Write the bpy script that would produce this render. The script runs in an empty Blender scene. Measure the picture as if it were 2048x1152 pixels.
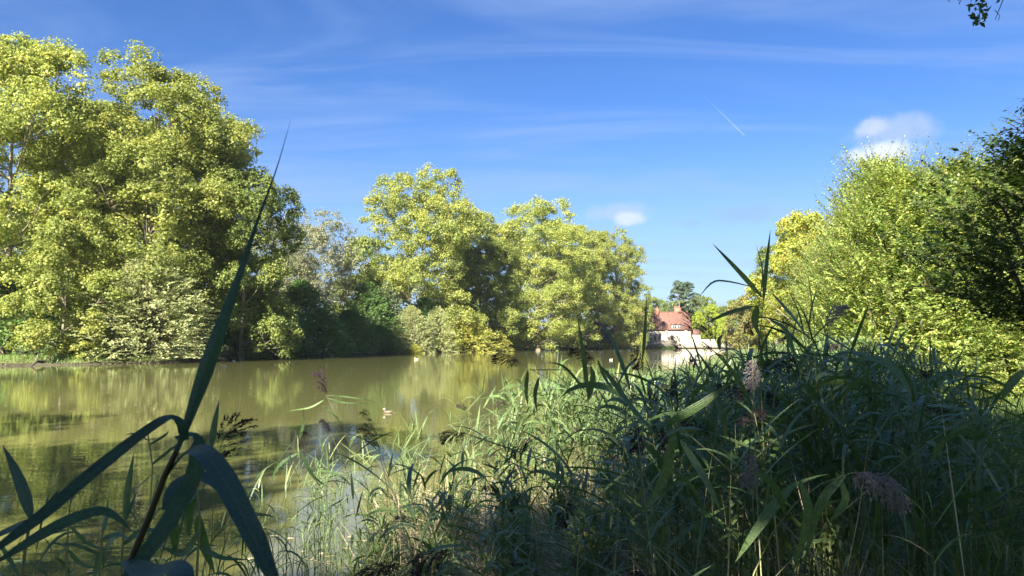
import bpy, math, random
import numpy as np
from mathutils import Vector, Matrix

S = bpy.context.scene
C = S.collection
R = math.radians

# ------------------------------------------------------------------ camera
F_PX = 1480.0                       # focal length in photo pixels (2048 wide)
EYE = Vector((0.0, 0.0, 2.2))
PITCH = math.atan(107.0 / F_PX)
cam_d = bpy.data.cameras.new('camera')
cam = bpy.data.objects.new('camera', cam_d)
C.objects.link(cam)
cam_d.sensor_width = 36.0
cam_d.lens = 36.0 * F_PX / 2048.0
cam_d.clip_start = 0.05
cam_d.clip_end = 6000
cam.location = EYE
cam.rotation_euler = (math.pi / 2 + PITCH, 0, 0)
cam_d.dof.use_dof = True
cam_d.dof.focus_distance = 25.0
cam_d.dof.aperture_fstop = 13.0
S.camera = cam

def P(px, py, Y):
    """point of the place seen at photo pixel (px, py), Y metres ahead"""
    cx, cz = (px - 1024.0) / F_PX, -(py - 576.0) / F_PX
    c, s = math.cos(PITCH), math.sin(PITCH)
    d = Vector((cx, c - cz * s, s + cz * c))
    return EYE + d * (Y / d.y)

# ------------------------------------------------------------------ light
SUN_EL, SUN_AZ = R(33.0), math.atan2(-0.38, -0.92)     # towards the sun: behind the camera, to the left
to_sun = Vector((math.sin(SUN_AZ) * math.cos(SUN_EL), math.cos(SUN_AZ) * math.cos(SUN_EL), math.sin(SUN_EL)))
sd = bpy.data.lights.new('sun', 'SUN')
sd.energy = 5.0
sd.angle = R(0.55)
sd.color = (1.0, 0.93, 0.80)
sun = bpy.data.objects.new('sun', sd)
C.objects.link(sun)
sun.rotation_euler = to_sun.to_track_quat('Z', 'Y').to_euler()

W = bpy.data.worlds.new('World')
S.world = W
W.use_nodes = True
wn, wl = W.node_tree.nodes, W.node_tree.links
wn.clear()

def nd(nodes, t, **kw):
    n = nodes.new(t)
    for k, v in kw.items():
        setattr(n, k, v)
    return n

sky = nd(wn, 'ShaderNodeTexSky', sky_type='NISHITA', sun_disc=False)
sky.sun_elevation = SUN_EL
sky.sun_rotation = SUN_AZ
sky.air_density = 1.0
sky.dust_density = 0.35
sky.ozone_density = 2.2
hs = nd(wn, 'ShaderNodeHueSaturation')
hs.inputs['Saturation'].default_value = 1.22
hs.inputs['Hue'].default_value = 0.505
wl.new(sky.outputs[0], hs.inputs['Color'])
tc = nd(wn, 'ShaderNodeTexCoord')
# thin cirrus: noise stretched along the wind on the plane of the sky
sep = nd(wn, 'ShaderNodeSeparateXYZ')
wl.new(tc.outputs['Generated'], sep.inputs[0])

def wmath(op, a, b=None, c=None, clamp=False):
    n = nd(wn, 'ShaderNodeMath', operation=op)
    n.use_clamp = clamp
    for i, v in enumerate((a, b, c)):
        if v is None:
            continue
        if isinstance(v, (int, float)):
            n.inputs[i].default_value = v
        else:
            wl.new(v, n.inputs[i])
    return n.outputs[0]

zz = wmath('MAXIMUM', sep.outputs[2], 0.02)
zc = wmath('ADD', zz, 0.12)
u = wmath('DIVIDE', sep.outputs[0], zc)
v = wmath('DIVIDE', sep.outputs[1], zc)
cmb = nd(wn, 'ShaderNodeCombineXYZ')
wl.new(u, cmb.inputs[0]); wl.new(v, cmb.inputs[1])
mp = nd(wn, 'ShaderNodeMapping')
mp.inputs['Rotation'].default_value = (0, 0, R(14))
mp.inputs['Scale'].default_value = (0.40, 1.7, 1)
mp.inputs['Location'].default_value = (1.7, 0.6, 0)
wl.new(cmb.outputs[0], mp.inputs[0])
nz = nd(wn, 'ShaderNodeTexNoise')
nz.inputs['Scale'].default_value = 1.5
nz.inputs['Detail'].default_value = 9
nz.inputs['Roughness'].default_value = 0.58
nz.inputs['Distortion'].default_value = 1.1
wl.new(mp.outputs[0], nz.inputs['Vector'])
cir = nd(wn, 'ShaderNodeMapRange', interpolation_type='SMOOTHSTEP')
cir.inputs['From Min'].default_value = 0.40
cir.inputs['From Max'].default_value = 0.72
cir.inputs['To Max'].default_value = 0.42
wl.new(nz.outputs[0], cir.inputs['Value'])

# small fair-weather clouds: soft lumps round given directions
nz2 = nd(wn, 'ShaderNodeTexNoise')
nz2.inputs['Scale'].default_value = 26
nz2.inputs['Detail'].default_value = 5
nz2.inputs['Roughness'].default_value = 0.55
wl.new(tc.outputs['Generated'], nz2.inputs['Vector'])
ndf = wmath('MULTIPLY', wmath('SUBTRACT', nz2.outputs[0], 0.5), 1.9)

def puff(px, py, rx, ry, amount, soft=0.62):
    d = (P(px, py, 100.0) - EYE).normalized()
    hx = Vector((d.y, -d.x, 0)).normalized()
    hy = hx.cross(d)
    def dot(vec):
        n = nd(wn, 'ShaderNodeVectorMath', operation='DOT_PRODUCT')
        wl.new(tc.outputs['Generated'], n.inputs[0])
        n.inputs[1].default_value = vec
        return n.outputs['Value']
    a = wmath('DIVIDE', dot(hx), rx * 1.25 / F_PX)
    b = wmath('DIVIDE', dot(hy), ry * 1.25 / F_PX)
    r = wmath('SQRT', wmath('ADD', wmath('MULTIPLY', a, a), wmath('MULTIPLY', b, b)))
    r = wmath('ADD', r, ndf)
    r = wmath('ADD', r, wmath('MULTIPLY', wmath('SUBTRACT', 0.0, dot(d)), 0.0))
    front = wmath('GREATER_THAN', dot(d), 0.8)
    m = nd(wn, 'ShaderNodeMapRange', interpolation_type='SMOOTHSTEP')
    m.inputs['From Min'].default_value = 1.0 + soft * .4
    m.inputs['From Max'].default_value = 1.0 - soft
    m.inputs['To Max'].default_value = amount
    wl.new(r, m.inputs['Value'])
    return wmath('MULTIPLY', m.outputs[0], front)

puffs = [((1228, 426, 50, 18, .6), (2.7, 3.3, 4.8)), ((1258, 438, 28, 11, .6), (4.2, 4.5, 5.6)),
         ((1785, 262, 52, 25, .5), (3.2, 3.6, 5.2)), ((1765, 308, 46, 19, .8), (5.0, 5.3, 6.2)),
         ((1742, 254, 24, 14, .45), (3.9, 4.2, 5.5)), ((1490, 428, 60, 18, .40), (1.8, 2.4, 4.5)),
         ((1383, 448, 18, 8, .3), (1.8, 2.4, 4.5))]

def mixc(a, col, fac):
    n = nd(wn, 'ShaderNodeMix', data_type='RGBA')
    wl.new(fac, n.inputs['Factor'])
    wl.new(a, n.inputs['A'])
    if isinstance(col, tuple):
        n.inputs['B'].default_value = (*col, 1)
    else:
        wl.new(col, n.inputs['B'])
    return n.outputs['Result']

tint = nd(wn, 'ShaderNodeMix', data_type='RGBA', blend_type='MULTIPLY')
tint.inputs['Factor'].default_value = 1.0
wl.new(hs.outputs[0], tint.inputs['A']); tint.inputs['B'].default_value = (0.50, 0.62, 0.82, 1)
cur = mixc(tint.outputs['Result'], (2.0, 2.8, 4.5), cir.outputs[0])
# pale band above the horizon
hb = nd(wn, 'ShaderNodeMapRange', interpolation_type='SMOOTHSTEP')
hb.inputs['From Min'].default_value = 0.30
hb.inputs['From Max'].default_value = 0.0
hb.inputs['To Max'].default_value = 0.62
wl.new(sep.outputs[2], hb.inputs['Value'])
cur = mixc(cur, (2.3, 3.05, 4.7), hb.outputs[0])
for a, colr in puffs:
    cur = mixc(cur, colr, puff(*a))
# contrail: a thin great-circle streak
d0, d1 = (P(1404, 188, 100) - EYE).normalized(), (P(1489, 271, 100) - EYE).normalized()
gn = d0.cross(d1).normalized(); mid = (d0 + d1).normalized(); tg = (d1 - d0).normalized()
def wdot(vec):
    n = nd(wn, 'ShaderNodeVectorMath', operation='DOT_PRODUCT')
    wl.new(tc.outputs['Generated'], n.inputs[0]); n.inputs[1].default_value = vec
    return n.outputs['Value']
ac = wmath('ABSOLUTE', wdot(gn))
al = wmath('DIVIDE', wdot(tg), (d1 - d0).length)          # -.5 .. .5
st = nd(wn, 'ShaderNodeMapRange'); st.inputs['From Min'].default_value = 0.0011; st.inputs['From Max'].default_value = 0.0
wl.new(ac, st.inputs['Value'])
ra = nd(wn, 'ShaderNodeMapRange'); ra.inputs['From Min'].default_value = -0.5; ra.inputs['From Max'].default_value = 0.35
wl.new(al, ra.inputs['Value'])
ct = wmath('MULTIPLY', st.outputs[0], wmath('MULTIPLY', ra.outputs[0], wmath('LESS_THAN', al, 0.5)))
ct = wmath('MULTIPLY', wmath('MULTIPLY', ct, 0.45), wmath('GREATER_THAN', wdot(mid), 0.9))
cur = mixc(cur, (3.6, 4.6, 6.8), ct)
bg = nd(wn, 'ShaderNodeBackground')
bg.inputs['Strength'].default_value = 0.055
wl.new(cur, bg.inputs[0])
wo = nd(wn, 'ShaderNodeOutputWorld')
wl.new(bg.outputs[0], wo.inputs[0])

vs = S.view_settings
S.display_settings.display_device = 'sRGB'
vs.view_transform = 'Standard'
vs.look = 'None'
vs.gamma = 1
vs.use_curve_mapping = False
vs.exposure = 2.0
S.cycles.use_denoising = True
S.cycles.max_bounces = 7
S.cycles.diffuse_bounces = 3
S.cycles.glossy_bounces = 3
S.cycles.transmission_bounces = 3
S.cycles.sample_clamp_indirect = 6
S.cycles.use_adaptive_sampling = False

# ------------------------------------------------------------------ materials
def new_mat(name):
    m = bpy.data.materials.new(name)
    m.use_nodes = True
    m.node_tree.nodes.clear()
    return m, m.node_tree.nodes, m.node_tree.links

def leaf_mat(name, a, b, transl=0.35, rough=0.5, spec=0.25, vary=0.5, nscale=0.35, c=None, cfac=0.0, sheen_col=None):
    """a..b per-leaf colour range, optional colour c in patches"""
    m, n, l = new_mat(name)
    geo = nd(n, 'ShaderNodeNewGeometry')
    tcn = nd(n, 'ShaderNodeTexCoord')
    oi = nd(n, 'ShaderNodeObjectInfo')
    no = nd(n, 'ShaderNodeTexNoise'); no.inputs['Scale'].default_value = nscale; no.inputs['Detail'].default_value = 3
    l.new(tcn.outputs['Object'], no.inputs['Vector'])
    ad = nd(n, 'ShaderNodeMath', operation='MULTIPLY_ADD')
    l.new(geo.outputs['Random Per Island'], ad.inputs[0]); ad.inputs[1].default_value = vary
    mr = nd(n, 'ShaderNodeMapRange'); mr.inputs['From Min'].default_value = 0.35; mr.inputs['From Max'].default_value = 0.65
    mr.inputs['To Max'].default_value = 1 - vary
    l.new(no.outputs[0], mr.inputs['Value'])
    l.new(mr.outputs[0], ad.inputs[2])
    mx = nd(n, 'ShaderNodeMix', data_type='RGBA')
    l.new(ad.outputs[0], mx.inputs['Factor'])
    mx.inputs['A'].default_value = (*a, 1); mx.inputs['B'].default_value = (*b, 1)
    col = mx.outputs['Result']
    if c is not None:
        gt = nd(n, 'ShaderNodeMath', operation='FRACT')
        m5 = nd(n, 'ShaderNodeMath', operation='MULTIPLY'); m5.inputs[1].default_value = 7.31
        l.new(geo.outputs['Random Per Island'], m5.inputs[0]); l.new(m5.outputs[0], gt.inputs[0])
        lt = nd(n, 'ShaderNodeMath', operation='LESS_THAN'); lt.inputs[1].default_value = cfac
        l.new(gt.outputs[0], lt.inputs[0])
        m2 = nd(n, 'ShaderNodeMix', data_type='RGBA')
        l.new(lt.outputs[0], m2.inputs['Factor']); l.new(col, m2.inputs['A']); m2.inputs['B'].default_value = (*c, 1)
        col = m2.outputs['Result']
    hv = nd(n, 'ShaderNodeHueSaturation')
    mv = nd(n, 'ShaderNodeMapRange'); mv.inputs['To Min'].default_value = 0.88; mv.inputs['To Max'].default_value = 1.12
    l.new(oi.outputs['Random'], mv.inputs['Value']); l.new(mv.outputs[0], hv.inputs['Value'])
    l.new(col, hv.inputs['Color'])
    col = hv.outputs[0]
    pb = nd(n, 'ShaderNodeBsdfPrincipled')
    pb.inputs['Roughness'].default_value = rough
    pb.inputs['Specular IOR Level'].default_value = spec
    l.new(col, pb.inputs['Base Color'])
    tr = nd(n, 'ShaderNodeBsdfTranslucent')
    th = nd(n, 'ShaderNodeHueSaturation'); th.inputs['Saturation'].default_value = 1.15; th.inputs['Value'].default_value = 1.3
    l.new(col, th.inputs['Color']); l.new(th.outputs[0], tr.inputs['Color'])
    ms = nd(n, 'ShaderNodeMixShader'); ms.inputs[0].default_value = transl
    l.new(pb.outputs[0], ms.inputs[1]); l.new(tr.outputs[0], ms.inputs[2])
    o = nd(n, 'ShaderNodeOutputMaterial'); l.new(ms.outputs[0], o.inputs[0])
    return m

def solid_mat(name, a, b=None, rough=0.8, scale=3.0, bump=0.0, spec=0.3, metallic=0.0, stretch=(1, 1, 1), detail=5):
    m, n, l = new_mat(name)
    pb = nd(n, 'ShaderNodeBsdfPrincipled')
    pb.inputs['Roughness'].default_value = rough
    pb.inputs['Specular IOR Level'].default_value = spec
    pb.inputs['Metallic'].default_value = metallic
    tcn = nd(n, 'ShaderNodeTexCoord')
    mpn = nd(n, 'ShaderNodeMapping'); mpn.inputs['Scale'].default_value = stretch
    l.new(tcn.outputs['Object'], mpn.inputs[0])
    no = nd(n, 'ShaderNodeTexNoise'); no.inputs['Scale'].default_value = scale; no.inputs['Detail'].default_value = detail
    l.new(mpn.outputs[0], no.inputs['Vector'])
    mr = nd(n, 'ShaderNodeMapRange'); mr.inputs['From Min'].default_value = 0.3; mr.inputs['From Max'].default_value = 0.7
    l.new(no.outputs[0], mr.inputs['Value'])
    mx = nd(n, 'ShaderNodeMix', data_type='RGBA')
    l.new(mr.outputs[0], mx.inputs['Factor'])
    mx.inputs['A'].default_value = (*a, 1); mx.inputs['B'].default_value = (*(b or a), 1)
    l.new(mx.outputs['Result'], pb.inputs['Base Color'])
    if bump:
        bp = nd(n, 'ShaderNodeBump'); bp.inputs['Strength'].default_value = bump; bp.inputs['Distance'].default_value = 0.05
        l.new(no.outputs[0], bp.inputs['Height']); l.new(bp.outputs[0], pb.inputs['Normal'])
    o = nd(n, 'ShaderNodeOutputMaterial'); l.new(pb.outputs[0], o.inputs[0])
    return m

def vein_relief(mt, k_veins=46.0, bump=.0003, mott=260.0):
    """long veins from the blade's own cross coordinate, a paler midrib and a fine mottled bloom"""
    n, l = mt.node_tree.nodes, mt.node_tree.links
    at_ = nd(n, 'ShaderNodeAttribute', attribute_name='blade')
    mu = nd(n, 'ShaderNodeMath', operation='MULTIPLY'); mu.inputs[1].default_value = k_veins; l.new(at_.outputs['Fac'], mu.inputs[0])
    si = nd(n, 'ShaderNodeMath', operation='SINE'); l.new(mu.outputs[0], si.inputs[0])
    t_ = nd(n, 'ShaderNodeTexCoord'); no = nd(n, 'ShaderNodeTexNoise'); no.inputs['Scale'].default_value = mott; no.inputs['Detail'].default_value = 4
    l.new(t_.outputs['Object'], no.inputs['Vector'])
    hs_ = nd(n, 'ShaderNodeMath', operation='MULTIPLY_ADD'); hs_.inputs[1].default_value = 3.0
    l.new(no.outputs[0], hs_.inputs[0]); l.new(si.outputs[0], hs_.inputs[2])
    b_ = nd(n, 'ShaderNodeBump'); b_.inputs['Strength'].default_value = 1.0; b_.inputs['Distance'].default_value = bump
    l.new(hs_.outputs[0], b_.inputs['Height'])
    ab = nd(n, 'ShaderNodeMath', operation='ABSOLUTE'); l.new(at_.outputs['Fac'], ab.inputs[0])
    rib = nd(n, 'ShaderNodeMapRange'); rib.inputs['From Min'].default_value = .10; rib.inputs['From Max'].default_value = .02; rib.inputs['To Max'].default_value = .45
    l.new(ab.outputs[0], rib.inputs['Value'])
    st_ = nd(n, 'ShaderNodeMapRange'); st_.inputs['From Min'].default_value = -1; st_.inputs['To Min'].default_value = .93; st_.inputs['To Max'].default_value = 1.06
    l.new(si.outputs[0], st_.inputs['Value'])
    mo = nd(n, 'ShaderNodeMapRange'); mo.inputs['From Min'].default_value = .35; mo.inputs['From Max'].default_value = .65; mo.inputs['To Min'].default_value = .7; mo.inputs['To Max'].default_value = 1.35
    l.new(no.outputs[0], mo.inputs['Value'])
    mm = nd(n, 'ShaderNodeMath', operation='MULTIPLY'); l.new(st_.outputs[0], mm.inputs[0]); l.new(mo.outputs[0], mm.inputs[1])
    for k in list(n):
        if k.type == 'BSDF_PRINCIPLED':
            src = k.inputs['Base Color'].links[0].from_socket
            hv = nd(n, 'ShaderNodeHueSaturation'); l.new(src, hv.inputs['Color']); l.new(mm.outputs[0], hv.inputs['Value'])
            mx = nd(n, 'ShaderNodeMix', data_type='RGBA'); l.new(rib.outputs[0], mx.inputs['Factor']); l.new(hv.outputs[0], mx.inputs['A'])
            mx.inputs['B'].default_value = (.22, .27, .13, 1)
            l.new(mx.outputs['Result'], k.inputs['Base Color']); l.new(b_.outputs[0], k.inputs['Normal'])
M = {}
M['plane'] = leaf_mat('plane_leaves', (0.24, 0.30, 0.085), (0.47, 0.47, 0.125), 0.44, nscale=0.22, c=(0.15, 0.20, 0.06), cfac=0.15)
M['plane_green'] = leaf_mat('plane_leaves_green', (0.14, 0.21, 0.055), (0.33, 0.36, 0.09), 0.40, nscale=0.22, c=(0.09, 0.12, 0.045), cfac=0.18)
M['hornbeam'] = leaf_mat('hornbeam_leaves', (0.38, 0.42, 0.19), (0.58, 0.58, 0.29), 0.42, nscale=0.35, c=(0.12, 0.16, 0.06), cfac=0.2)
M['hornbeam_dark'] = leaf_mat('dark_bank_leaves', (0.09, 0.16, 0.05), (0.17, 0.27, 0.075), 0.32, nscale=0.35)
M['hornbeam_gold'] = leaf_mat('golden_bank_leaves', (0.38, 0.40, 0.08), (0.58, 0.55, 0.15), 0.42, nscale=0.4)
M['willow'] = leaf_mat('grey_willow_leaves', (0.18, 0.24, 0.14), (0.30, 0.36, 0.22), 0.3, nscale=0.5)
M['dry'] = leaf_mat('sparse_grey_leaves', (0.20, 0.22, 0.12), (0.34, 0.34, 0.20), 0.3, nscale=0.3)
M['pine'] = leaf_mat('pine_needles', (0.07, 0.11, 0.065), (0.13, 0.18, 0.10), 0.2, nscale=0.2)
M['yellow'] = leaf_mat('yellow_leaves', (0.26, 0.33, 0.07), (0.45, 0.46, 0.10), 0.42, nscale=0.3, c=(0.50, 0.36, 0.06), cfac=0.10)
M['olive'] = leaf_mat('olive_leaves', (0.15, 0.17, 0.05), (0.27, 0.26, 0.08), 0.3, nscale=0.3, c=(0.25, 0.15, 0.05), cfac=0.1)
M['lime'] = leaf_mat('lime_leaves', (0.24, 0.33, 0.04), (0.40, 0.44, 0.06), 0.4, nscale=0.3)
M['elm'] = leaf_mat('hedge_leaves', (0.15, 0.24, 0.055), (0.38, 0.43, 0.12), 0.40, rough=0.42, spec=0.4, nscale=0.9, c=(0.44, 0.38, 0.10), cfac=0.07)
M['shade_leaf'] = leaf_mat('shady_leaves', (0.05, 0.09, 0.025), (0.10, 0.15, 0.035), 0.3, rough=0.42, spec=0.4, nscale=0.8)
M['reed'] = leaf_mat('reed_blade', (0.085, 0.17, 0.062), (0.18, 0.26, 0.075), 0.28, rough=0.36, spec=0.6, nscale=1.2, c=(0.34, 0.35, 0.12), cfac=0.06)
M['reed_blue'] = leaf_mat('big_reed_blade', (0.040, 0.095, 0.070), (0.085, 0.165, 0.095), 0.28, rough=0.45, spec=0.7, nscale=26)
vein_relief(M['reed_blue'])
vein_relief(M['reed'], 14., .0004, 90.)
M['stalk'] = leaf_mat('reed_stalk', (0.20, 0.24, 0.10), (0.34, 0.31, 0.15), 0.0, rough=0.4, spec=0.5, nscale=3)
M['stalk_dark'] = leaf_mat('dark_reed_stalk', (0.025, 0.03, 0.02), (0.06, 0.05, 0.03), 0.0, rough=0.35, spec=0.5, nscale=10)
M['straw'] = leaf_mat('dead_straw', (0.42, 0.33, 0.19), (0.72, 0.60, 0.40), 0.2, rough=0.6, spec=0.3, nscale=4)
M['grass'] = leaf_mat('grass_blade', (0.12, 0.20, 0.06), (0.25, 0.33, 0.10), 0.35, rough=0.45, nscale=0.5, c=(0.35, 0.30, 0.14), cfac=0.10)
M['plume'] = leaf_mat('plume_purple', (0.035, 0.022, 0.028), (0.09, 0.06, 0.065), 0.2, rough=0.6, spec=0.2, nscale=8)
M['plume_pale'] = leaf_mat('plume_grey', (0.26, 0.21, 0.22), (0.46, 0.40, 0.40), 0.25, rough=0.6, spec=0.2, nscale=8)
M['bark'] = solid_mat('bark_pale', (0.16, 0.13, 0.09), (0.34, 0.30, 0.22), 0.9, 2.5, 0.5)
M['bark_dark'] = solid_mat('bark_dark', (0.05, 0.04, 0.03), (0.11, 0.09, 0.065), 0.9, 6, 0.5)
M['stone'] = solid_mat('limestone', (0.34, 0.30, 0.24), (0.44, 0.40, 0.33), 0.9, 1.1, 0.2)
M['plaster'] = solid_mat('cream_plaster', (0.40, 0.36, 0.27), (0.50, 0.46, 0.35), 0.9, 0.9, 0.1)
M['whitewash'] = solid_mat('white_paint', (0.52, 0.50, 0.46), (0.60, 0.58, 0.54), 0.7, 1.5)
M['roof'] = solid_mat('clay_tiles', (0.12, 0.06, 0.046), (0.20, 0.11, 0.082), 0.85, 1.4, 0.4, stretch=(1, 1, 2.2), detail=8)
M['brick'] = solid_mat('red_brick', (0.32, 0.12, 0.08), (0.42, 0.20, 0.14), 0.9, 3, 0.3)
M['rubble'] = solid_mat('dark_rubble', (0.13, 0.11, 0.09), (0.24, 0.21, 0.17), 0.95, 2.5, 0.6)
M['pane'] = solid_mat('window_glass', (0.05, 0.06, 0.07), (0.09, 0.10, 0.11), 0.15, 1, spec=0.8)
M['door'] = solid_mat('green_door', (0.16, 0.20, 0.12), (0.20, 0.24, 0.15), 0.6, 3)
M['gravel'] = solid_mat('gravel_path', (0.48, 0.40, 0.32), (0.58, 0.50, 0.42), 0.95, 4)
M['duck_brown'] = solid_mat('duck_feathers', (0.12, 0.08, 0.05), (0.30, 0.24, 0.18), 0.7, 30)
M['duck_white'] = solid_mat('white_feathers', (0.75, 0.72, 0.66), (0.82, 0.80, 0.76), 0.7, 20)
M['bill'] = solid_mat('bill_orange', (0.55, 0.25, 0.04), (0.6, 0.3, 0.05), 0.5, 10)

# ground: grass, bare litter near the water
m, n, l = new_mat('ground_soil_grass')
tcn = nd(n, 'ShaderNodeTexCoord'); spn = nd(n, 'ShaderNodeSeparateXYZ'); l.new(tcn.outputs['Object'], spn.inputs[0])
g1 = nd(n, 'ShaderNodeTexNoise'); g1.inputs['Scale'].default_value = 0.5; g1.inputs['Detail'].default_value = 8; l.new(tcn.outputs['Object'], g1.inputs['Vector'])
g2 = nd(n, 'ShaderNodeTexNoise'); g2.inputs['Scale'].default_value = 14; g2.inputs['Detail'].default_value = 6; l.new(tcn.outputs['Object'], g2.inputs['Vector'])
mx1 = nd(n, 'ShaderNodeMix', data_type='RGBA'); l.new(g1.outputs[0], mx1.inputs['Factor'])
mx1.inputs['A'].default_value = (0.10, 0.14, 0.035, 1); mx1.inputs['B'].default_value = (0.20, 0.22, 0.07, 1)
mx2 = nd(n, 'ShaderNodeMix', data_type='RGBA'); l.new(g2.outputs[0], mx2.inputs['Factor'])
mx2.inputs['A'].default_value = (0.03, 0.028, 0.018, 1); mx2.inputs['B'].default_value = (0.12, 0.10, 0.06, 1)
mrz = nd(n, 'ShaderNodeMapRange'); mrz.inputs['From Min'].default_value = 0.14; mrz.inputs['From Max'].default_value = 0.32
l.new(spn.outputs[2], mrz.inputs['Value'])
mx3 = nd(n, 'ShaderNodeMix', data_type='RGBA'); l.new(mrz.outputs[0], mx3.inputs['Factor'])
l.new(mx2.outputs['Result'], mx3.inputs['A']); l.new(mx1.outputs['Result'], mx3.inputs['B'])
pb = nd(n, 'ShaderNodeBsdfPrincipled'); pb.inputs['Roughness'].default_value = 0.95; l.new(mx3.outputs['Result'], pb.inputs['Base Color'])
bp = nd(n, 'ShaderNodeBump'); bp.inputs['Strength'].default_value = 0.6; bp.inputs['Distance'].default_value = 0.06
l.new(g2.outputs[0], bp.inputs['Height']); l.new(bp.outputs[0], pb.inputs['Normal'])
o = nd(n, 'ShaderNodeOutputMaterial'); l.new(pb.outputs[0], o.inputs[0])
M['ground'] = m

# water: turbid olive body under a lightly rippled mirror
m, n, l = new_mat('lake_water')
tcn = nd(n, 'ShaderNodeTexCoord')
pb = nd(n, 'ShaderNodeBsdfPrincipled')
pb.inputs['Base Color'].default_value = (0.135, 0.135, 0.048, 1)
pb.inputs['Roughness'].default_value = 0.02
pb.inputs['IOR'].default_value = 1.33
mpw = nd(n, 'ShaderNodeMapping'); mpw.inputs['Scale'].default_value = (0.8, 1.5, 1)
l.new(tcn.outputs['Object'], mpw.inputs[0])
w1 = nd(n, 'ShaderNodeTexNoise'); w1.inputs['Scale'].default_value = 2.6; w1.inputs['Detail'].default_value = 2.5; w1.inputs['Roughness'].default_value = 0.5
l.new(mpw.outputs[0], w1.inputs['Vector'])
w2 = nd(n, 'ShaderNodeTexNoise'); w2.inputs['Scale'].default_value = 0.07; w2.inputs['Detail'].default_value = 3
l.new(tcn.outputs['Object'], w2.inputs['Vector'])
mrw = nd(n, 'ShaderNodeMapRange'); mrw.inputs['From Min'].default_value = 0.42; mrw.inputs['From Max'].default_value = 0.6
mrw.inputs['To Min'].default_value = 0.35; mrw.inputs['To Max'].default_value = 1.0
l.new(w2.outputs[0], mrw.inputs['Value'])
mw = nd(n, 'ShaderNodeMath', operation='MULTIPLY'); l.new(w1.outputs[0], mw.inputs[0]); l.new(mrw.outputs[0], mw.inputs[1])
bp = nd(n, 'ShaderNodeBump'); bp.inputs['Strength'].default_value = 1.0; bp.inputs['Distance'].default_value = 0.0042
l.new(mw.outputs[0], bp.inputs['Height']); l.new(bp.outputs[0], pb.inputs['Normal'])
o = nd(n, 'ShaderNodeOutputMaterial'); l.new(pb.outputs[0], o.inputs[0])
M['water'] = m

# ------------------------------------------------------------------ mesh helpers
def mesh_np(name, verts, faces, mat, smooth=False):
    """verts (N,3); faces (M,k) all of one size k, or a list of such arrays"""
    me = bpy.data.meshes.new(name)
    if isinstance(faces, np.ndarray):
        faces = [faces]
    verts = np.asarray(verts, dtype=np.float32)
    me.vertices.add(len(verts))
    me.vertices.foreach_set('co', verts.ravel())
    loops = np.concatenate([f.ravel() for f in faces]).astype(np.int32)
    tot = np.concatenate([np.full(len(f), f.shape[1], dtype=np.int32) for f in faces])
    start = np.concatenate([[0], np.cumsum(tot)[:-1]]).astype(np.int32)
    me.loops.add(len(loops))
    me.loops.foreach_set('vertex_index', loops)
    me.polygons.add(len(tot))
    me.polygons.foreach_set('loop_start', start)
    me.polygons.foreach_set('loop_total', tot)
    if smooth:
        me.polygons.foreach_set('use_smooth', np.ones(len(tot), dtype=bool))
    me.update(calc_edges=True)
    me.materials.append(mat)
    return me

class MB:
    """collects verts and quads/tris of one mesh"""
    def __init__(s): s.v, s.q, s.t = [], [], []
    def add(s, verts, quads=None, tris=None):
        k = sum(len(a) for a in s.v)
        s.v.append(np.asarray(verts, float).reshape(-1, 3))
        if quads is not None and len(quads): s.q.append(np.asarray(quads) + k)
        if tris is not None and len(tris): s.t.append(np.asarray(tris) + k)
        return s
    def box(s, x0, y0, z0, x1, y1, z1):
        v = [(x, y, z) for z in (z0, z1) for y in (y0, y1) for x in (x0, x1)]
        return s.add(v, [(0, 2, 3, 1), (4, 5, 7, 6), (0, 1, 5, 4), (2, 6, 7, 3), (0, 4, 6, 2), (1, 3, 7, 5)])
    def prism(s, outline, y0, y1):
        """outline (x,z) list extruded along y"""
        k = len(outline)
        v = [(x, y0, z) for x, z in outline] + [(x, y1, z) for x, z in outline]
        c0 = np.mean([v[i] for i in range(k)], 0); c1 = np.mean([v[k + i] for i in range(k)], 0)
        v += [tuple(c0), tuple(c1)]
        q = [(i, (i + 1) % k, k + (i + 1) % k, k + i) for i in range(k)]
        t = [(2 * k, (i + 1) % k, i) for i in range(k)] + [(2 * k + 1, k + i, k + (i + 1) % k) for i in range(k)]
        return s.add(v, q, t)
    def tube(s, pts, rad, sides=6):
        pts = np.asarray(pts, float); k = len(pts)
        rad = np.broadcast_to(np.asarray(rad, float), (k,))
        tg = np.gradient(pts, axis=0); tg /= np.linalg.norm(tg, axis=1)[:, None] + 1e-9
        ref = np.where(np.abs(tg[:, 2:3]) > 0.9, np.array([[1., 0, 0]]), np.array([[0, 0, 1.]]))
        a = np.cross(tg, ref); a /= np.linalg.norm(a, axis=1)[:, None] + 1e-9
        b = np.cross(tg, a)
        an = np.arange(sides) * 2 * np.pi / sides
        v = pts[:, None] + rad[:, None, None] * (a[:, None] * np.cos(an)[None, :, None] + b[:, None] * np.sin(an)[None, :, None])
        q = []
        for i in range(k - 1):
            for j in range(sides):
                q.append((i * sides + j, i * sides + (j + 1) % sides, (i + 1) * sides + (j + 1) % sides, (i + 1) * sides + j))
        return s.add(v.reshape(-1, 3), q)
    def mesh(s, name, mat, smooth=False):
        f = ([np.concatenate(s.q)] if s.q else []) + ([np.concatenate(s.t)] if s.t else [])
        return mesh_np(name, np.concatenate(s.v), f, mat, smooth)

def link(name, me, parent=None, loc=None, label=None, cat=None, group=None, kind=None):
    o = bpy.data.objects.new(name, me)
    C.objects.link(o)
    if parent is not None: o.parent = parent
    if loc is not None: o.location = loc
    tag(o, label, cat, group, kind)
    return o

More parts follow.
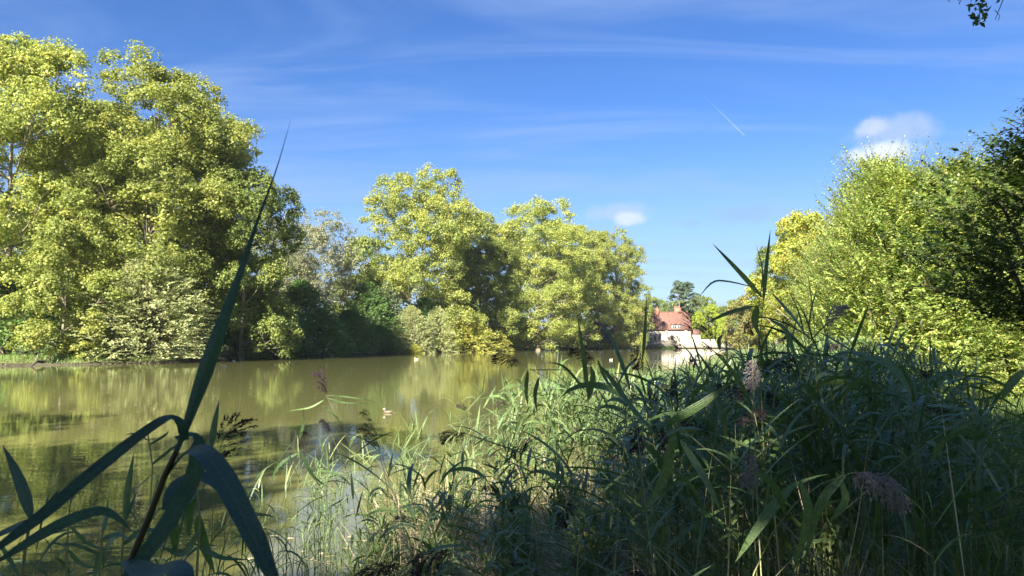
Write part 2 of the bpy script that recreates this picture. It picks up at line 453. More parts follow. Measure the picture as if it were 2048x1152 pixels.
def tag(o, label=None, cat=None, group=None, kind=None):
    if label: o['label'] = label
    if cat: o['category'] = cat
    if group: o['group'] = group
    if kind: o['kind'] = kind
    return o

def empty(name, loc, label, cat, group=None):
    o = bpy.data.objects.new(name, None)
    o.empty_display_size = 0.2
    C.objects.link(o); o.location = loc
    return tag(o, label, cat, group)

def copy_thing(root, loc, rz=0.0, scale=1.0, label=None, group=None, tilt=(0, 0)):
    r = root.copy(); C.objects.link(r)
    r.location = loc; r.rotation_euler = (tilt[0], tilt[1], rz)
    r.scale = (scale, scale, scale) if isinstance(scale, (int, float)) else scale
    if label: r['label'] = label
    if group: r['group'] = group
    for ch in root.children:
        c = ch.copy(); C.objects.link(c); c.parent = r
        for g in ch.children:
            d = g.copy(); C.objects.link(d); d.parent = c
    return r

def unit(a): return a / (np.linalg.norm(a, axis=-1, keepdims=True) + 1e-9)

def leaves(rng, base, direc, normal, size, aspect=0.62, fold=0.12):
    """kite leaves from base along direc; returns verts (4N,3), quads"""
    d = unit(direc); nrm = unit(normal - d * np.sum(normal * d, 1)[:, None]); sd_ = np.cross(d, nrm)
    L = size[:, None]
    v0 = base; v2 = base + d * L
    m_ = base + d * L * 0.45
    v1 = m_ + sd_ * L * aspect / 2 + nrm * L * fold
    v3 = m_ - sd_ * L * aspect / 2 + nrm * L * fold
    v = np.stack([v0, v1, v2, v3], 1).reshape(-1, 3)
    q = np.arange(len(base) * 4).reshape(-1, 4)
    return v, q

# ------------------------------------------------------------------ crowns
def profile_r(prof, u):
    return np.interp(u, [p[0] for p in prof], [p[1] for p in prof])

def make_blobs(rng, H, Rr, prof, nb, bsize, z0=0.0, asym=0.25):
    """lumps of foliage on the envelope"""
    ph = rng.uniform(0, 2 * np.pi, 4); out = []
    for i in range(nb):
        u_ = rng.uniform(0, 1) ** 0.85
        a = rng.uniform(0, 2 * np.pi)
        lump = 1 + asym * (np.sin(2 * a + ph[0] + 4 * u_) * .5 + np.sin(3 * a + ph[1] - 6 * u_) * .5)
        r = Rr * profile_r(prof, u_) * lump * rng.uniform(0.25, 1.0) ** .55
        b = H * bsize * rng.uniform(0.6, 1.25)
        z = z0 + u_ * (H - z0) - b * 0.3
        out.append((r * np.cos(a), r * np.sin(a), max(z, b * 0.35), b, b, b * rng.uniform(0.8, 1.15)))
    return np.array(out)

def crown_mesh(name, rng, blobs, nsub, nlf, lsize, mat, csize=1.0, droop=0.2, inner=0.8, aspect=0.8, flat=.85):
    """boughs (blobs) carry rounded sub-lumps, each a shell of leaves facing outwards, with a few leaves filling its inside"""
    sc_, sn_, sr_ = [], [], []
    mb_ = np.mean(blobs[:, 3])
    for i, b in enumerate(blobs):
        k = int(nsub * (b[3] / mb_) ** 2) + 3
        d = unit(rng.normal(size=(k, 3))); d[:, 2] = np.where(d[:, 2] < -0.55, -d[:, 2], d[:, 2])
        p = b[:3] + d * b[3:6] * rng.uniform(0.6, 1.0, (k, 1))
        keep = np.ones(k, bool)
        for j, c in enumerate(blobs):
            if j != i: keep &= (((p - c[:3]) / c[3:6]) ** 2).sum(1) > (inner * .8) ** 2
        sc_.append(p[keep]); sn_.append(d[keep])
    sc_ = np.concatenate(sc_); sn_ = np.concatenate(sn_)
    N = len(sc_); R_ = csize * rng.uniform(.55, 1.35, N)
    d = unit(rng.normal(size=(N, nlf, 3)) + sn_[:, None] * .55 + np.array([0, 0, .15]))
    inside = rng.uniform(0, 1, (N, nlf, 1)) < .2
    rad = np.where(inside, rng.uniform(.1, .7, (N, nlf, 1)), rng.normal(1.0, .10, (N, nlf, 1)) + .16 * np.sin(d[..., :1] * 7 + R_[:, None, None] * 40) * np.cos(d[..., 1:2] * 8))
    off = d * rad * R_[:, None, None] * np.array([1, 1, flat])
    off[..., 2] -= droop * R_[:, None] * (off[..., 0] ** 2 + off[..., 1] ** 2) / (R_[:, None] ** 2 + 1e-6)
    pos = (sc_[:, None] + off).reshape(-1, 3)
    nn = (d * .9 + np.array([0, 0, .35]) + rng.normal(size=(N, nlf, 3)) * .38).reshape(-1, 3)
    dd = rng.normal(size=(N * nlf, 3)) * np.array([1, 1, .6]) + np.array([0, 0, -0.45])
    ok = pos[:, 2] > .1
    pos, nn, dd = pos[ok], nn[ok], dd[ok]
    sz = lsize * rng.uniform(0.6, 1.3, len(pos)) * np.where(inside.reshape(-1)[ok], 1.7, 1.0)
    v_, q_ = leaves(rng, pos, dd, nn, sz, aspect, 0.1)
    return mesh_np(name, v_, q_, mat)

def limbs_mesh(name, rng, H, blobs, r0, mat, top=0.8, every=1, lean=0.03, stems=1):
    mb = MB()
    trunks = []
    for s_ in range(stems):
        k = 9
        z = np.linspace(-0.3, H * top, k)
        a = rng.uniform(0, 6.28)
        sp = (0.0 if stems == 1 else 0.12)
        w = np.cumsum(rng.normal(size=(k, 2)) * lean * H / k, 0) + np.stack([np.cos(a) * z * sp, np.sin(a) * z * sp], 1)
        pts = np.column_stack([w, z]); rad = r0 * (1 - np.linspace(0, 1, k) * 0.82); rad[0] *= 1.5
        mb.tube(pts, rad, 8); trunks.append((pts, rad))
    for b in blobs[::every]:
        pts, rad = trunks[rng.integers(len(trunks))]
        c = b[:3]; hd = np.hypot(c[0], c[1])
        za = np.clip(c[2] - hd * rng.uniform(0.5, 1.0), H * 0.08, H * top * 0.95)
        a0 = np.array([np.interp(za, pts[:, 2], pts[:, j]) for j in range(3)])
        ra = np.interp(za, pts[:, 2], rad) * 0.5
        midp = (a0 + c) / 2 + np.array([0, 0, -0.08 * hd]) + rng.normal(size=3) * hd * 0.07
        t = np.linspace(0, 1, 5)[:, None]
        cv = a0 * (1 - t) ** 2 + 2 * midp * t * (1 - t) + c * t ** 2
        mb.tube(cv, ra * (1 - 0.85 * t[:, 0]), 5)
        for _ in range(3):                      # twigs inside the lump
            e = c + unit(rng.normal(size=3)) * b[3] * 0.95
            s0 = cv[3]
            mb.tube([s0, (s0 + e) / 2 + rng.normal(size=3) * .1 * b[3], e], [ra * .3, ra * .2, ra * .06], 4)
    return mb.mesh(name, mat, True)

PL = [(0, .72), (.15, .95), (.35, 1.0), (.6, .96), (.8, .82), (.92, .6), (1, .25)]
def tree_proto(name, seed, H, Rr, leafmat, prof=PL, nb=70, bsize=.085, ncl=34, nlf=22, ls=.30, z0=.1, csize=.55,
               barkmat='bark', r0=None, asym=.25, stems=1, inner=.78, label='', cat='tree', group=None, blobs=None, flat=.75, droop=.15, top=.8):
    rng = np.random.default_rng(seed)
    if blobs is None:
        blobs = make_blobs(rng, H, Rr, prof, nb, bsize, H * z0, asym)
    cm = crown_mesh(name + '_crown', rng, blobs, ncl, nlf, ls, M[leafmat], csize, droop, inner, flat=flat)
    tm = limbs_mesh(name + '_trunk', rng, H, blobs, r0 or H * .014, M[barkmat], top=top, every=2 if len(blobs) > 45 else 1, stems=stems)
    e = empty(name, (0, 0, 0), label, cat, group)
    link('trunk', tm, e); link('crown', cm, e)
    return e

# layered sprays (hornbeam habit): flat twigs radiating outwards
def spray_shrub(name, seed, H, Rr, leafmat, nsp=1500, twig=1.3, nl=18, ls=.16, label='', cat='bush', group=None, prof=None,
                up=.25, droop=.35, barkmat='bark_dark', stems=5, r0=.09, fill=1.0, inner=0.45):
    rng = np.random.default_rng(seed)
    prof = prof or [(0, .95), (.2, 1.0), (.5, .85), (.75, .58), (.92, .28), (1, .05)]
    u_ = rng.uniform(0, 1, nsp) ** 0.9; a = rng.uniform(0, 2 * np.pi, nsp)
    layer = 0.12 * np.sin(u_ * H * 3.4 + 2.5 * np.sin(a * 2 + seed)) + 0.10 * np.sin(a * 5 + u_ * 9 + seed)
    r = Rr * profile_r(prof, u_) * (1 + layer) * rng.uniform(inner, 1.0, nsp)
    base = np.stack([r * np.cos(a), r * np.sin(a), u_ * H * 0.98], 1)
    out = np.stack([np.cos(a), np.sin(a), np.full(nsp, up) + u_ * 0.9 + rng.normal(size=nsp) * .18], 1) + rng.normal(size=(nsp, 3)) * .28
    out = unit(out)
    L = twig * rng.uniform(.55, 1.2, nsp)
    base = base - out * L[:, None] * 0.6
    t = np.linspace(.08, 1, nl)[None, :, None]
    cp = base[:, None] + out[:, None] * L[:, None, None] * t
    cp[..., 2] -= droop * L[:, None] * t[..., 0] ** 2
    side = unit(np.cross(out, np.array([0, 0, 1.])))
    sgn = np.where(np.arange(nl) % 2 == 0, 1., -1.)[None, :, None]
    dd = side[:, None] * sgn * (1.1 - .5 * t) + out[:, None] * 0.8 + rng.normal(size=(nsp, nl, 3)) * .18
    nn = np.array([0, 0, .75]) + rng.normal(size=(nsp, nl, 3)) * .42 + out[:, None] * .6
    cp = cp + side[:, None] * sgn * (rng.uniform(0, .16, (nsp, nl, 1)) * L[:, None, None] * (1.1 - t))
    sz = ls * rng.uniform(.7, 1.25, nsp * nl)
    v_, q_ = leaves(rng, cp.reshape(-1, 3), dd.reshape(-1, 3), nn.reshape(-1, 3), sz, .6, .06)
    v_[:, 2] = np.maximum(v_[:, 2], .03)
    cm = mesh_np(name + '_crown', v_, q_, M[leafmat])
    mb = MB()
    for s_ in range(stems):
        aa = s_ * 6.28 / stems + rng.uniform(0, .8)
        e = np.array([np.cos(aa) * Rr * .35, np.sin(aa) * Rr * .35, H * .75])
        mb.tube([(np.cos(aa) * .15, np.sin(aa) * .15, -.2), e * .45 + rng.normal(size=3) * .1, e], [r0, r0 * .7, r0 * .25], 6)
    for i in range(0, nsp, 9):
        s0 = np.array([base[i, 0] * .2, base[i, 1] * .2, base[i, 2] * .7])
        mb.tube([s0, (s0 + base[i]) / 2 + (0, 0, .1), base[i] + out[i] * L[i] * .4], [.03, .02, .006], 4)
    e = empty(name, (0, 0, 0), label, cat, group)
    link('trunk' if cat == 'tree' else 'stem', mb.mesh(name + '_stem', M[barkmat], True), e); link('crown', cm, e)
    return e

def put(o, loc, rz=0., sc=1.):
    o.location = loc; o.rotation_euler = (0, 0, rz); o.scale = (sc, sc, sc) if isinstance(sc, (int, float)) else sc
    return o

def at(px, Y, z=0.3):
    return Vector(((px - 1024.) / F_PX * Y, Y, z))

# ------------------------------------------------------------------ terrain and lake
LAKE = np.array([(-30, -12), (-8, -5), (-3.2, 1.5), (-1.9, 5), (-1.35, 7.5), (0.1, 10), (1.3, 13), (2.8, 18), (5.0, 26), (8, 36), (14, 56), (26, 95),
                 (42, 145), (64, 195), (92, 238), (70, 242), (41, 238), (33, 226), (23, 219), (8.6, 206), (-3, 184), (-12, 162), (-21, 143), (-27, 121),
                 (-33, 100), (-34, 88), (-36, 76), (-45, 67), (-60, 62), (-90, 50), (-110, 20)], float)

def lake_sd(x, y):
    """signed distance to the lake outline, positive on land"""
    shp = x.shape; p = np.stack([x.ravel(), y.ravel()], 1)
    best = np.full(len(p), 1e9); inside = np.zeros(len(p), bool)
    n_ = len(LAKE)
    for i in range(n_):
        a, b = LAKE[i], LAKE[(i + 1) % n_]
        ab = b - a; t = np.clip(((p - a) @ ab) / (ab @ ab), 0, 1)
        best = np.minimum(best, np.hypot(*(p - (a + t[:, None] * ab)).T))
        c = (a[1] > p[:, 1]) != (b[1] > p[:, 1])
        xi = (b[0] - a[0]) * (p[:, 1] - a[1]) / (b[1] - a[1] + 1e-12) + a[0]
        inside ^= c & (p[:, 0] < xi)
    return np.where(inside, -best, best).reshape(shp)

def ground_z(x, y):
    x = np.asarray(x, float); y = np.asarray(y, float)
    d = lake_sd(x, y) + 0.25 * np.sin(x * .9 + y * .37) * np.clip(np.hypot(x, y) / 30, .3, 2)
    land = 0.55 * (1 - np.exp(-np.maximum(d, 0) / np.where(np.hypot(x, y) > 50, .45, 2.2))) + 0.03 * np.sin(x * 1.7) * np.cos(y * 1.3)
    far = np.clip((np.hypot(x, y) - 260) / 200, 0, 1) * 2.0
    return np.where(d > 0, np.maximum(land, 0.02) + far, np.maximum(-1.0, d * .35) - .03)

def axis(lo, hi, s0=.30, k=.018, far=0.6):
    out = [0.]; s_ = 0.
    while s_ < hi:
        s_ += s0 + k * s_ if s_ < 260 else far * s_ * .4; out.append(s_)
    neg = []; s_ = 0.
    while s_ > lo:
        s_ -= s0 - k * s_ if s_ > -150 else -far * s_ * .4; neg.append(s_)
    return np.array(neg[::-1] + out)

xs, ys = axis(-2500, 2500), axis(-2500, 3500)
X, Y = np.meshgrid(xs, ys)
Z = ground_z(X, Y)
nx, ny = len(xs), len(ys)
idx = np.arange(nx * ny).reshape(ny, nx)
q = np.stack([idx[:-1, :-1], idx[:-1, 1:], idx[1:, 1:], idx[1:, :-1]], -1).reshape(-1, 4)
link('ground', mesh_np('ground', np.stack([X, Y, Z], -1).reshape(-1, 3), q, M['ground'], True), kind='structure')
link('lake_water', mesh_np('lake_water', [(-160, -40, 0), (130, -40, 0), (130, 270, 0), (-160, 270, 0)], np.array([[0, 1, 2, 3]]), M['water']), kind='structure')

def gz(x, y): return float(ground_z(np.array([x]), np.array([y]))[0])

def gat(px, Y): 
    x = (px - 1024.) / F_PX * Y
    return Vector((x, Y, gz(x, Y) - .05))

# ------------------------------------------------------------------ far bank: plane trees
GP = 'tall plane trees along the far bank'
A1 = tree_proto('plane_tree', 11, 35, 10.5, 'plane', nb=60, bsize=.085, ncl=15, nlf=125, ls=.26, z0=.06, csize=1.15, label='tall yellow-green plane tree whose crown is cut by the left edge of the picture', group=GP)
B1 = tree_proto('plane_tree', 23, 36, 11.0, 'plane', nb=88, bsize=.088, ncl=13, nlf=120, ls=.26, z0=.06, csize=1.15, asym=.12, label='broad yellow-green plane tree on the left bank behind the rounded pale bush', group=GP)
C1 = tree_proto('plane_tree', 37, 36.5, 12.0, 'plane', nb=88, bsize=.088, ncl=13, nlf=112, ls=.29, z0=.05, csize=1.2, asym=.12, label='tallest plane tree of the middle clump, at its left end above bank bushes', group=GP)
D1 = tree_proto('plane_tree', 41, 26, 8.0, 'plane_green', nb=46, bsize=.095, ncl=14, nlf=90, ls=.28, z0=.05, csize=.95, asym=.3, label='green plane tree at the right end of the left clump, leaning over dark bushes', group=GP)

put(A1, gat(15, 80), 0.4, (1.0, 1.0, .97))
put(B1, gat(290, 87), 1.2, (1.04, 1.0, .93))
put(C1, gat(845, 152), 0.3, (1.0, 1.0, 1.0))
put(D1, gat(486, 90), 2.2, (.84, .84, .90))
copy_thing(D1, gat(398, 94), 5.0, (.85, .85, 1.22), 'green plane tree behind the left clump, its top just under the broadest crown', GP)
copy_thing(A1, gat(165, 100), 3.4, (.95, .95, .97), 'plane tree set back between the two tallest crowns of the left bank', GP)
copy_thing(B1, gat(1075, 180), 2.9, (1.18, 1.12, 1.02), 'broad dome-topped plane tree in the centre of the middle clump', GP)
copy_thing(A1, gat(960, 172), 5.3, (.85, .85, .9), 'plane tree squeezed between the two domes of the middle clump', GP)
copy_thing(A1, gat(1160, 200), 1.9, (.95, .95, .97), 'plane tree sloping down on the right side of the middle dome', GP)
copy_thing(D1, gat(968, 168), 3.9, (.95, .95, 1.02), 'darker green plane tree filling the gap between the two middle domes', GP)
copy_thing(C1, gat(1232, 212), 4.2, (.74, .74, .93), 'lower plane tree on the right of the middle clump, under the small cloud', GP)
copy_thing(D1, gat(1246, 222), 0.9, (.56, .56, .80), 'small drooping plane tree hanging beside the left end of the manor house', GP)

# second row deeper in the wood
GW = 'trees deeper in the wood behind the far bank'
W1 = tree_proto('wood_tree', 71, 24, 8, 'plane_green', nb=34, bsize=.11, ncl=12, nlf=55, ls=.50, z0=.02, csize=1.15, label='', group=GW)
wood = [(-120, 95, 1.0), (-95, 115, 1.05), (-78, 110, .95), (-66, 120, 1.0), (-50, 122, .9), (-72, 150, .9), (-50, 165, .85), (-33, 195, .9), (-15, 215, .95), (5, 235, 1.),
        (22, 250, .95), (-48, 140, .62), (-36, 160, .60)]
for i, (x, y, s_) in enumerate(wood):
    o = W1 if i == 0 else copy_thing(W1, (0, 0, 0))
    put(o, (x, y, gz(x, y) - .1), i * 1.7, (s_, s_, s_ * (1 + .1 * math.sin(i * 2.1))))
    o['label'] = 'inner wood tree ' + ['beyond the left edge plane trees', 'behind the leftmost plane tree', 'behind the gap between the two tallest left crowns', 'behind the broad left crown', 'behind the bare grey trees of the recess',
        'far behind the left clump', 'far back over the shaded recess', 'behind the left end of the middle clump', 'behind the tallest middle plane tree', 'behind the centre dome of the middle clump',
        'behind the right slope of the middle clump', 'low and green at the back of the recess, left one', 'low and green at the back of the recess, right one'][i]

# ------------------------------------------------------------------ bushes on the far bank
GB = 'bushes overhanging the far water edge'
S1 = spray_shrub('hornbeam_bush', 5, 11, 7.0, 'hornbeam', nsp=2300, twig=1.7, nl=16, ls=.24, label='large rounded pale green bush with layered sprays touching the water on the left bank', group=GB)
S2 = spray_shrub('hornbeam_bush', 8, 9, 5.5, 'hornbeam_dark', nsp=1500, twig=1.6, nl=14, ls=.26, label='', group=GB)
S3 = spray_shrub('hornbeam_bush', 13, 9, 6.0, 'hornbeam_gold', nsp=1700, twig=1.7, nl=14, ls=.27, label='', group=GB)
S4 = spray_shrub('willow_bush', 17, 12, 4.0, 'willow', nsp=1300, twig=1.6, nl=14, ls=.24, up=.9, droop=.5, label='grey-green willow-like bush rising at the left foot of the middle plane trees', group=GB)
put(S1, gat(298, 77), .5, (1, 1, 1.02))
Y1 = tree_proto('young_plane_tree', 55, 13, 4.3, 'plane', nb=26, bsize=.12, ncl=12, nlf=85, ls=.24, z0=.05, csize=.65, label='young bright yellow plane tree drooping to the bank left of the pale rounded bush', group=GP)
put(Y1, gat(128, 73), 0, 1.)
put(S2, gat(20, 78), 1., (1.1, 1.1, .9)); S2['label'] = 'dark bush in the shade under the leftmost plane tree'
darks = [(235, 88, .95, .9, 'dark bush in shadow behind the pale rounded bush'),
         (480, 92, .75, .75, 'lowest shaded dark green bush, just right of the huge reed blade'),
         (545, 100, 1.0, .85, 'shaded dark green bush at the water, second of the shaded row'),
         (640, 108, 1.0, .88, 'shaded dark green bush at the water, in the middle of the bank recess'),
         (600, 122, 1.2, 1.35, 'taller dark bush at the back of the shaded recess'),
         (700, 124, 1.0, .8, 'dark bush beside the small grassy landing in the recess'),
         (735, 138, 1.15, 1.45, 'dark upright bush at the foot of the middle plane clump'),
         (760, 134, .7, .55, 'low dark green bush at the right of the grassy landing'),
         (1130, 209, 1.3, .95, 'dark bush under the right skirts of the middle plane clump'),
         (1190, 218, 1.3, 1.05, 'dark bush in deep shade near the right end of the wooded bank'),
         (1240, 224, 1.3, .9, 'dark bush closing the wooded bank beside the manor lawn'),
         (915, 160, 1.3, 1.2, 'dark gap-filling bush behind the golden bushes')]
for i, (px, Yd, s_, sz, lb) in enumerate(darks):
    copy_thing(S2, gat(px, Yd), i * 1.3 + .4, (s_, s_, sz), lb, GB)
put(S3, gat(935, 152), .3, (1.05, 1.0, 1.05)); S3['label'] = 'golden layered bush in the middle of the sunlit bank row'
copy_thing(S3, gat(1045, 186), 2.3, (1.0, .9, .78), 'brightest golden-green low bush at the right end of the sunlit row', GB)
copy_thing(S1, gat(822, 141), 4.0, (.72, .72, .92), 'pale olive bush at the left of the sunlit bank row', GB)
copy_thing(S2, gat(850, 150), 2.2, (1.0, 1.0, 1.25), 'dark green bush behind the pale olive bush at the foot of the tallest middle tree', GB)
copy_thing(S3, gat(985, 166), 5.1, (.7, .7, .85), 'golden bush half hidden between its two larger neighbours', GB)
copy_thing(S1, gat(875, 146), 1.0, (.62, .62, .95), 'pale layered bush left of the largest golden bush', GB)
copy_thing(S3, gat(830, 137), 1.5, (.32, .3, .32), 'small bright bush bending right down to the water near a white duck', GB)
put(S4, gat(775, 142), 0, (1, 1, 1.15))
# sparse grey tree in the recess
rngd = np.random.default_rng(91)
G1 = tree_proto('sparse_tree', 91, 26, 7.5, 'dry', nb=80, bsize=.07, ncl=12, nlf=26, ls=.22, z0=.2, csize=.7, barkmat='bark', stems=3, r0=.22,
                label='thin grey-brown tree with bare twigs and half its leaves gone, behind the shaded recess', prof=[(0, .5), (.3, .9), (.6, 1), (.85, .7), (1, .2)])
put(G1, gat(640, 134), 0, (1, 1, .98))
copy_thing(G1, gat(585, 128), 2.4, (.9, .9, .95), 'bare-branched grey tree leaning beside the left plane clump')
put(copy_thing(W1, (0, 0, 0), label='dark evergreen-looking tree between the grey thin tree and the middle plane clump', group=GW), gat(722, 150), 1., (.62, .62, .92))

# ------------------------------------------------------------------ beyond the lake
pin = [(0, .3), (.2, .8), (.5, 1), (.8, .75), (1, .15)]
P1 = tree_proto('pine_tree', 61, 26, 4.2, 'pine', nb=40, bsize=.06, ncl=8, nlf=26, ls=.40, z0=.3, csize=.8, prof=pin, label='tall pine behind the manor roof, left one of the pair', group='pair of pines behind the manor', flat=.3)
put(P1, gat(1357, 290), 0, (1, 1, .96))
copy_thing(P1, gat(1377, 292), 2.2, (.95, .95, .94), 'tall pine behind the manor roof, right one of the pair', 'pair of pines behind the manor')
GD = 'distant wood behind the manor house'
rr = random.Random(4)
far_px = list(range(1290, 1560, 22))
for i, px in enumerate(far_px):
    d_ = 315 + rr.uniform(-15, 25)
    s_ = rr.uniform(.68, .86)
    o = copy_thing(W1, (0, 0, 0), group=GD, label='distant green skyline tree ' + ['left of the manor', 'at the left end of the manor roof', 'behind the small chimney', 'left of the pine pair', 'right of the pine pair', 'behind the lime-green tree', 'just right of the lime-green tree', 'left of the far olive tree', 'behind the far olive tree', 'under the long thrown-out reed blade', 'behind the tallest reed', 'right of the tallest reed', 'at the right end of the far wood'][i])
    for ch in o.children:
        if ch.name.startswith('crown'):
            pass
    put(o, gat(px, d_), rr.uniform(0, 6), (s_, s_, s_ * rr.uniform(.9, 1.05)))
L1 = tree_proto('garden_tree', 67, 13.5, 6.2, 'lime', nb=26, bsize=.12, ncl=11, nlf=45, ls=.34, z0=.1, csize=.75, label='round lime-green tree in the garden right of the manor roof')
put(L1, gat(1420, 262), 0, 1.0)
O1 = tree_proto('garden_tree', 68, 15, 6.5, 'olive', nb=34, bsize=.11, ncl=11, nlf=45, ls=.34, z0=.05, csize=.75, label='olive-brown spreading tree on the far shore right of the manor garden')
put(O1, gat(1490, 232), 0, (1.15, 1.15, 1.0))
copy_thing(L1, gat(1442, 246), 1., (.42, .42, .72), 'small light green bush on the far lawn before the garden wall')
copy_thing(O1, gat(1535, 190), 2., (1.0, 1.0, 1.13), 'thin olive tree behind the tall reed tip')
copy_thing(O1, gat(1500, 205), 3.1, (.6, .6, .62), 'low olive bush on the right shore beyond the reeds')
V1 = tree_proto('yellow_tree', 77, 15, 6.2, 'yellow', nb=36, bsize=.11, ncl=12, nlf=75, ls=.22, z0=.02, csize=.65, label='bright yellow-leaved tree on the right shore, its left side bulging towards the lake')
put(V1, gat(1612, 62), 0, (.70, .70, .79))
copy_thing(V1, gat(1675, 75), 2., (1.0, 1.0, .82), 'taller yellow-green tree half hidden behind the hedge on the right shore')
copy_thing(D1, gat(1600, 98), 2.0, (.60, .60, .68), 'olive-green plane tree behind the bright yellow tree on the right shore', GP)
copy_thing(V1, gat(1560, 70), 4., (.42, .42, .36), 'low yellow bush at the foot of the yellow tree, seen through reeds')

# right-hand wood closing the horizon
for i, (x, y, s_) in enumerate([(62, 95, .9), (50, 70, .8), (72, 120, .9), (90, 150, .9), (105, 185, .9), (120, 215, .9), (46, 48, .7), (38, 30, .6), (60, 25, .8), (36, 12, .6)]):
    o = copy_thing(W1, (0, 0, 0), group='trees of the wood on the right shore', label='tree of the right-shore wood hidden behind the hedge, only bits of crown visible')
    put(o, (x, y, gz(x, y)), i * 1.1, (s_, s_, s_))

# ------------------------------------------------------------------ manor house
HY = 240.0
def house():
    k = HY / F_PX
    def hx(px): return (px - 1024.) * k
    e = empty('manor_house', (hx(1330), HY, 0.9), 'cream manor house with steep red tiled roof at the far end of the lake', 'house')
    x0, x1 = hx(1268) - hx(1330), hx(1382) - hx(1330)
    zb, ze, zr = -1.2, 5.5, 11.0
    dep = 8.5
    w = MB(); w.box(x0, 0, zb, x1, dep, ze)
    w.prism([(0, ze), (dep, ze), (dep / 2, zr - .25)], 0, 0)   # placeholder ridge volume replaced below
    w = MB(); w.box(x0, 0, zb, x1, dep, ze)
    for xx in (x0 + .01, x1 - .36):
        w.add([(xx, 0.02, ze), (xx, dep - .02, ze), (xx, dep / 2, zr - .3), (xx + .35, 0.02, ze), (xx + .35, dep - .02, ze), (xx + .35, dep / 2, zr - .3)],
              [(0, 1, 4, 3), (1, 2, 5, 4), (2, 0, 3, 5)], [(0, 2, 1), (3, 4, 5)])
    link('wall', w.mesh('manor_wall', M['plaster']), e)
    cb = MB(); cb.box(x0 - .1, -.12, ze - .25, x1 + .1, -.004, ze + .02)
    link('cornice', cb.mesh('cornice', M['stone']), e)
    for px in (1332.5, 1371):
        b = MB(); xx = hx(px) - hx(1330); b.box(xx - .45, -.35, zb, xx + .45, -.004, ze - .3)
        link('buttress', b.mesh('buttress', M['stone']), e)
    rf = MB(); t = .3; ov = .45
    for sgn, ya, yb in ((1, -ov, dep / 2), (-1, dep + ov, dep / 2)):
        za = ze - .28
        rf.add([(x0 - .3, ya, za), (x1 + .3, ya, za), (x1 + .3, yb, zr), (x0 - .3, yb, zr), (x0 - .3, ya, za - t), (x1 + .3, ya, za - t), (x1 + .3, yb, zr - t), (x0 - .3, yb, zr - t)],
               [(0, 1, 2, 3), (4, 7, 6, 5), (0, 4, 5, 1), (1, 5, 6, 2), (3, 7, 4, 0)])
    roof = link('roof', rf.mesh('manor_roof', M['roof']), e)
    rg = MB(); rg.tube([(x0 - .3, dep / 2, zr + .02), (x1 + .3, dep / 2, zr + .02)], .16, 6)
    link('ridge', rg.mesh('ridge', M['roof'], True), roof)
    c1 = MB(); xx = hx(1318.5) - hx(1330); c1.box(xx - .35, dep / 2 - 1.5, zr - 2.6, xx + .35, dep / 2 - .6, zr + 1.1); c1.box(xx - .42, dep / 2 - 1.57, zr + 1.1, xx + .42, dep / 2 - .53, zr + 1.25)
    c1.tube([(xx, dep / 2 - 1.05, zr + 1.25), (xx, dep / 2 - 1.05, zr + 1.7)], .16, 8)
    link('chimney', c1.mesh('chimney', M['brick']), roof)
    c2 = MB(); xx = hx(1361) - hx(1330); c2.box(xx - 1.0, dep / 2 - .45, zr - .6, xx + 1.0, dep / 2 + .45, zr + 1.3); c2.box(xx - 1.08, dep / 2 - .53, zr + 1.3, xx + 1.08, dep / 2 + .53, zr + 1.45)
    for q_ in (-.75, -.1, .5): c2.tube([(xx + q_, dep / 2, zr + 1.45), (xx + q_, dep / 2, zr + 2.0)], .17, 8)
    link('chimney', c2.mesh('chimney', M['brick']), roof)
    # dormers
    for px in (1347.5, 1357.5):
        xx = hx(px) - hx(1330)
        d = MB(); d.box(xx - .72, -.2, ze - .2, xx + .72, 2.6, ze + 1.35)
        dm = link('dormer', d.mesh('dormer', M['whitewash']), e)
        g = MB()
        g.add([(xx - .95, -.45, ze + 1.25), (xx, -.45, ze + 2.1), (xx + .95, -.45, ze + 1.25), (xx - .95, 3.2, ze + 1.25), (xx, 3.2, ze + 2.1), (xx + .95, 3.2, ze + 1.25)],
              [(0, 1, 4, 3), (1, 2, 5, 4), (2, 0, 3, 5)], [(0, 2, 1), (3, 4, 5)])
        link('dormer_roof', g.mesh('dormer_roof', M['roof']), dm)
        for q_ in (-.3, .3):
            p_ = MB(); p_.box(xx + q_ - .24, -.225, ze + .15, xx + q_ + .24, -.203, ze + 1.15)
            link('pane', p_.mesh('pane', M['pane']), dm)
    # pointed chapel windows
    for px in (1301.0, 1309.5, 1318.7):
        xx = hx(px) - hx(1330); hw = .36; zt = 4.45 if px == 1309.5 else 4.0
        def arch(hw, z0_, z1_):
            o_ = [(xx - hw, z0_), (xx + hw, z0_), (xx + hw, z1_ - hw * 1.4)]
            o_ += [(xx + hw * .72, z1_ - hw * .7), (xx, z1_), (xx - hw * .72, z1_ - hw * .7), (xx - hw, z1_ - hw * 1.4)]
            return o_
        f = MB(); f.prism(arch(hw + .12, 1.45, zt + .15), -.07, -.004)
        fr = link('arched_window', f.mesh('window_surround', M['stone']), e)
        g = MB(); g.prism(arch(hw, 1.6, zt), -.10, -.073)
        link('pane', g.mesh('pane', M['pane']), fr)
        b = MB(); b.box(xx - .03, -.13, 1.6, xx + .03, -.103, zt - .1)
        link('mullion', b.mesh('mullion', M['stone']), fr)
    for px in (1343.5, 1356.0):
        xx = hx(px) - hx(1330)
        f = MB(); f.box(xx - .55, -.07, 1.5, xx + .55, -.004, 3.4)
        fr = link('window', f.mesh('window_frame', M['whitewash']), e)
        for q_ in (-.24, .24):
            g = MB(); g.box(xx + q_ - .17, -.09, 1.65, xx + q_ + .17, -.073, 3.25)
            link('pane', g.mesh('pane', M['pane']), fr)
    xx = hx(1367.5) - hx(1330)
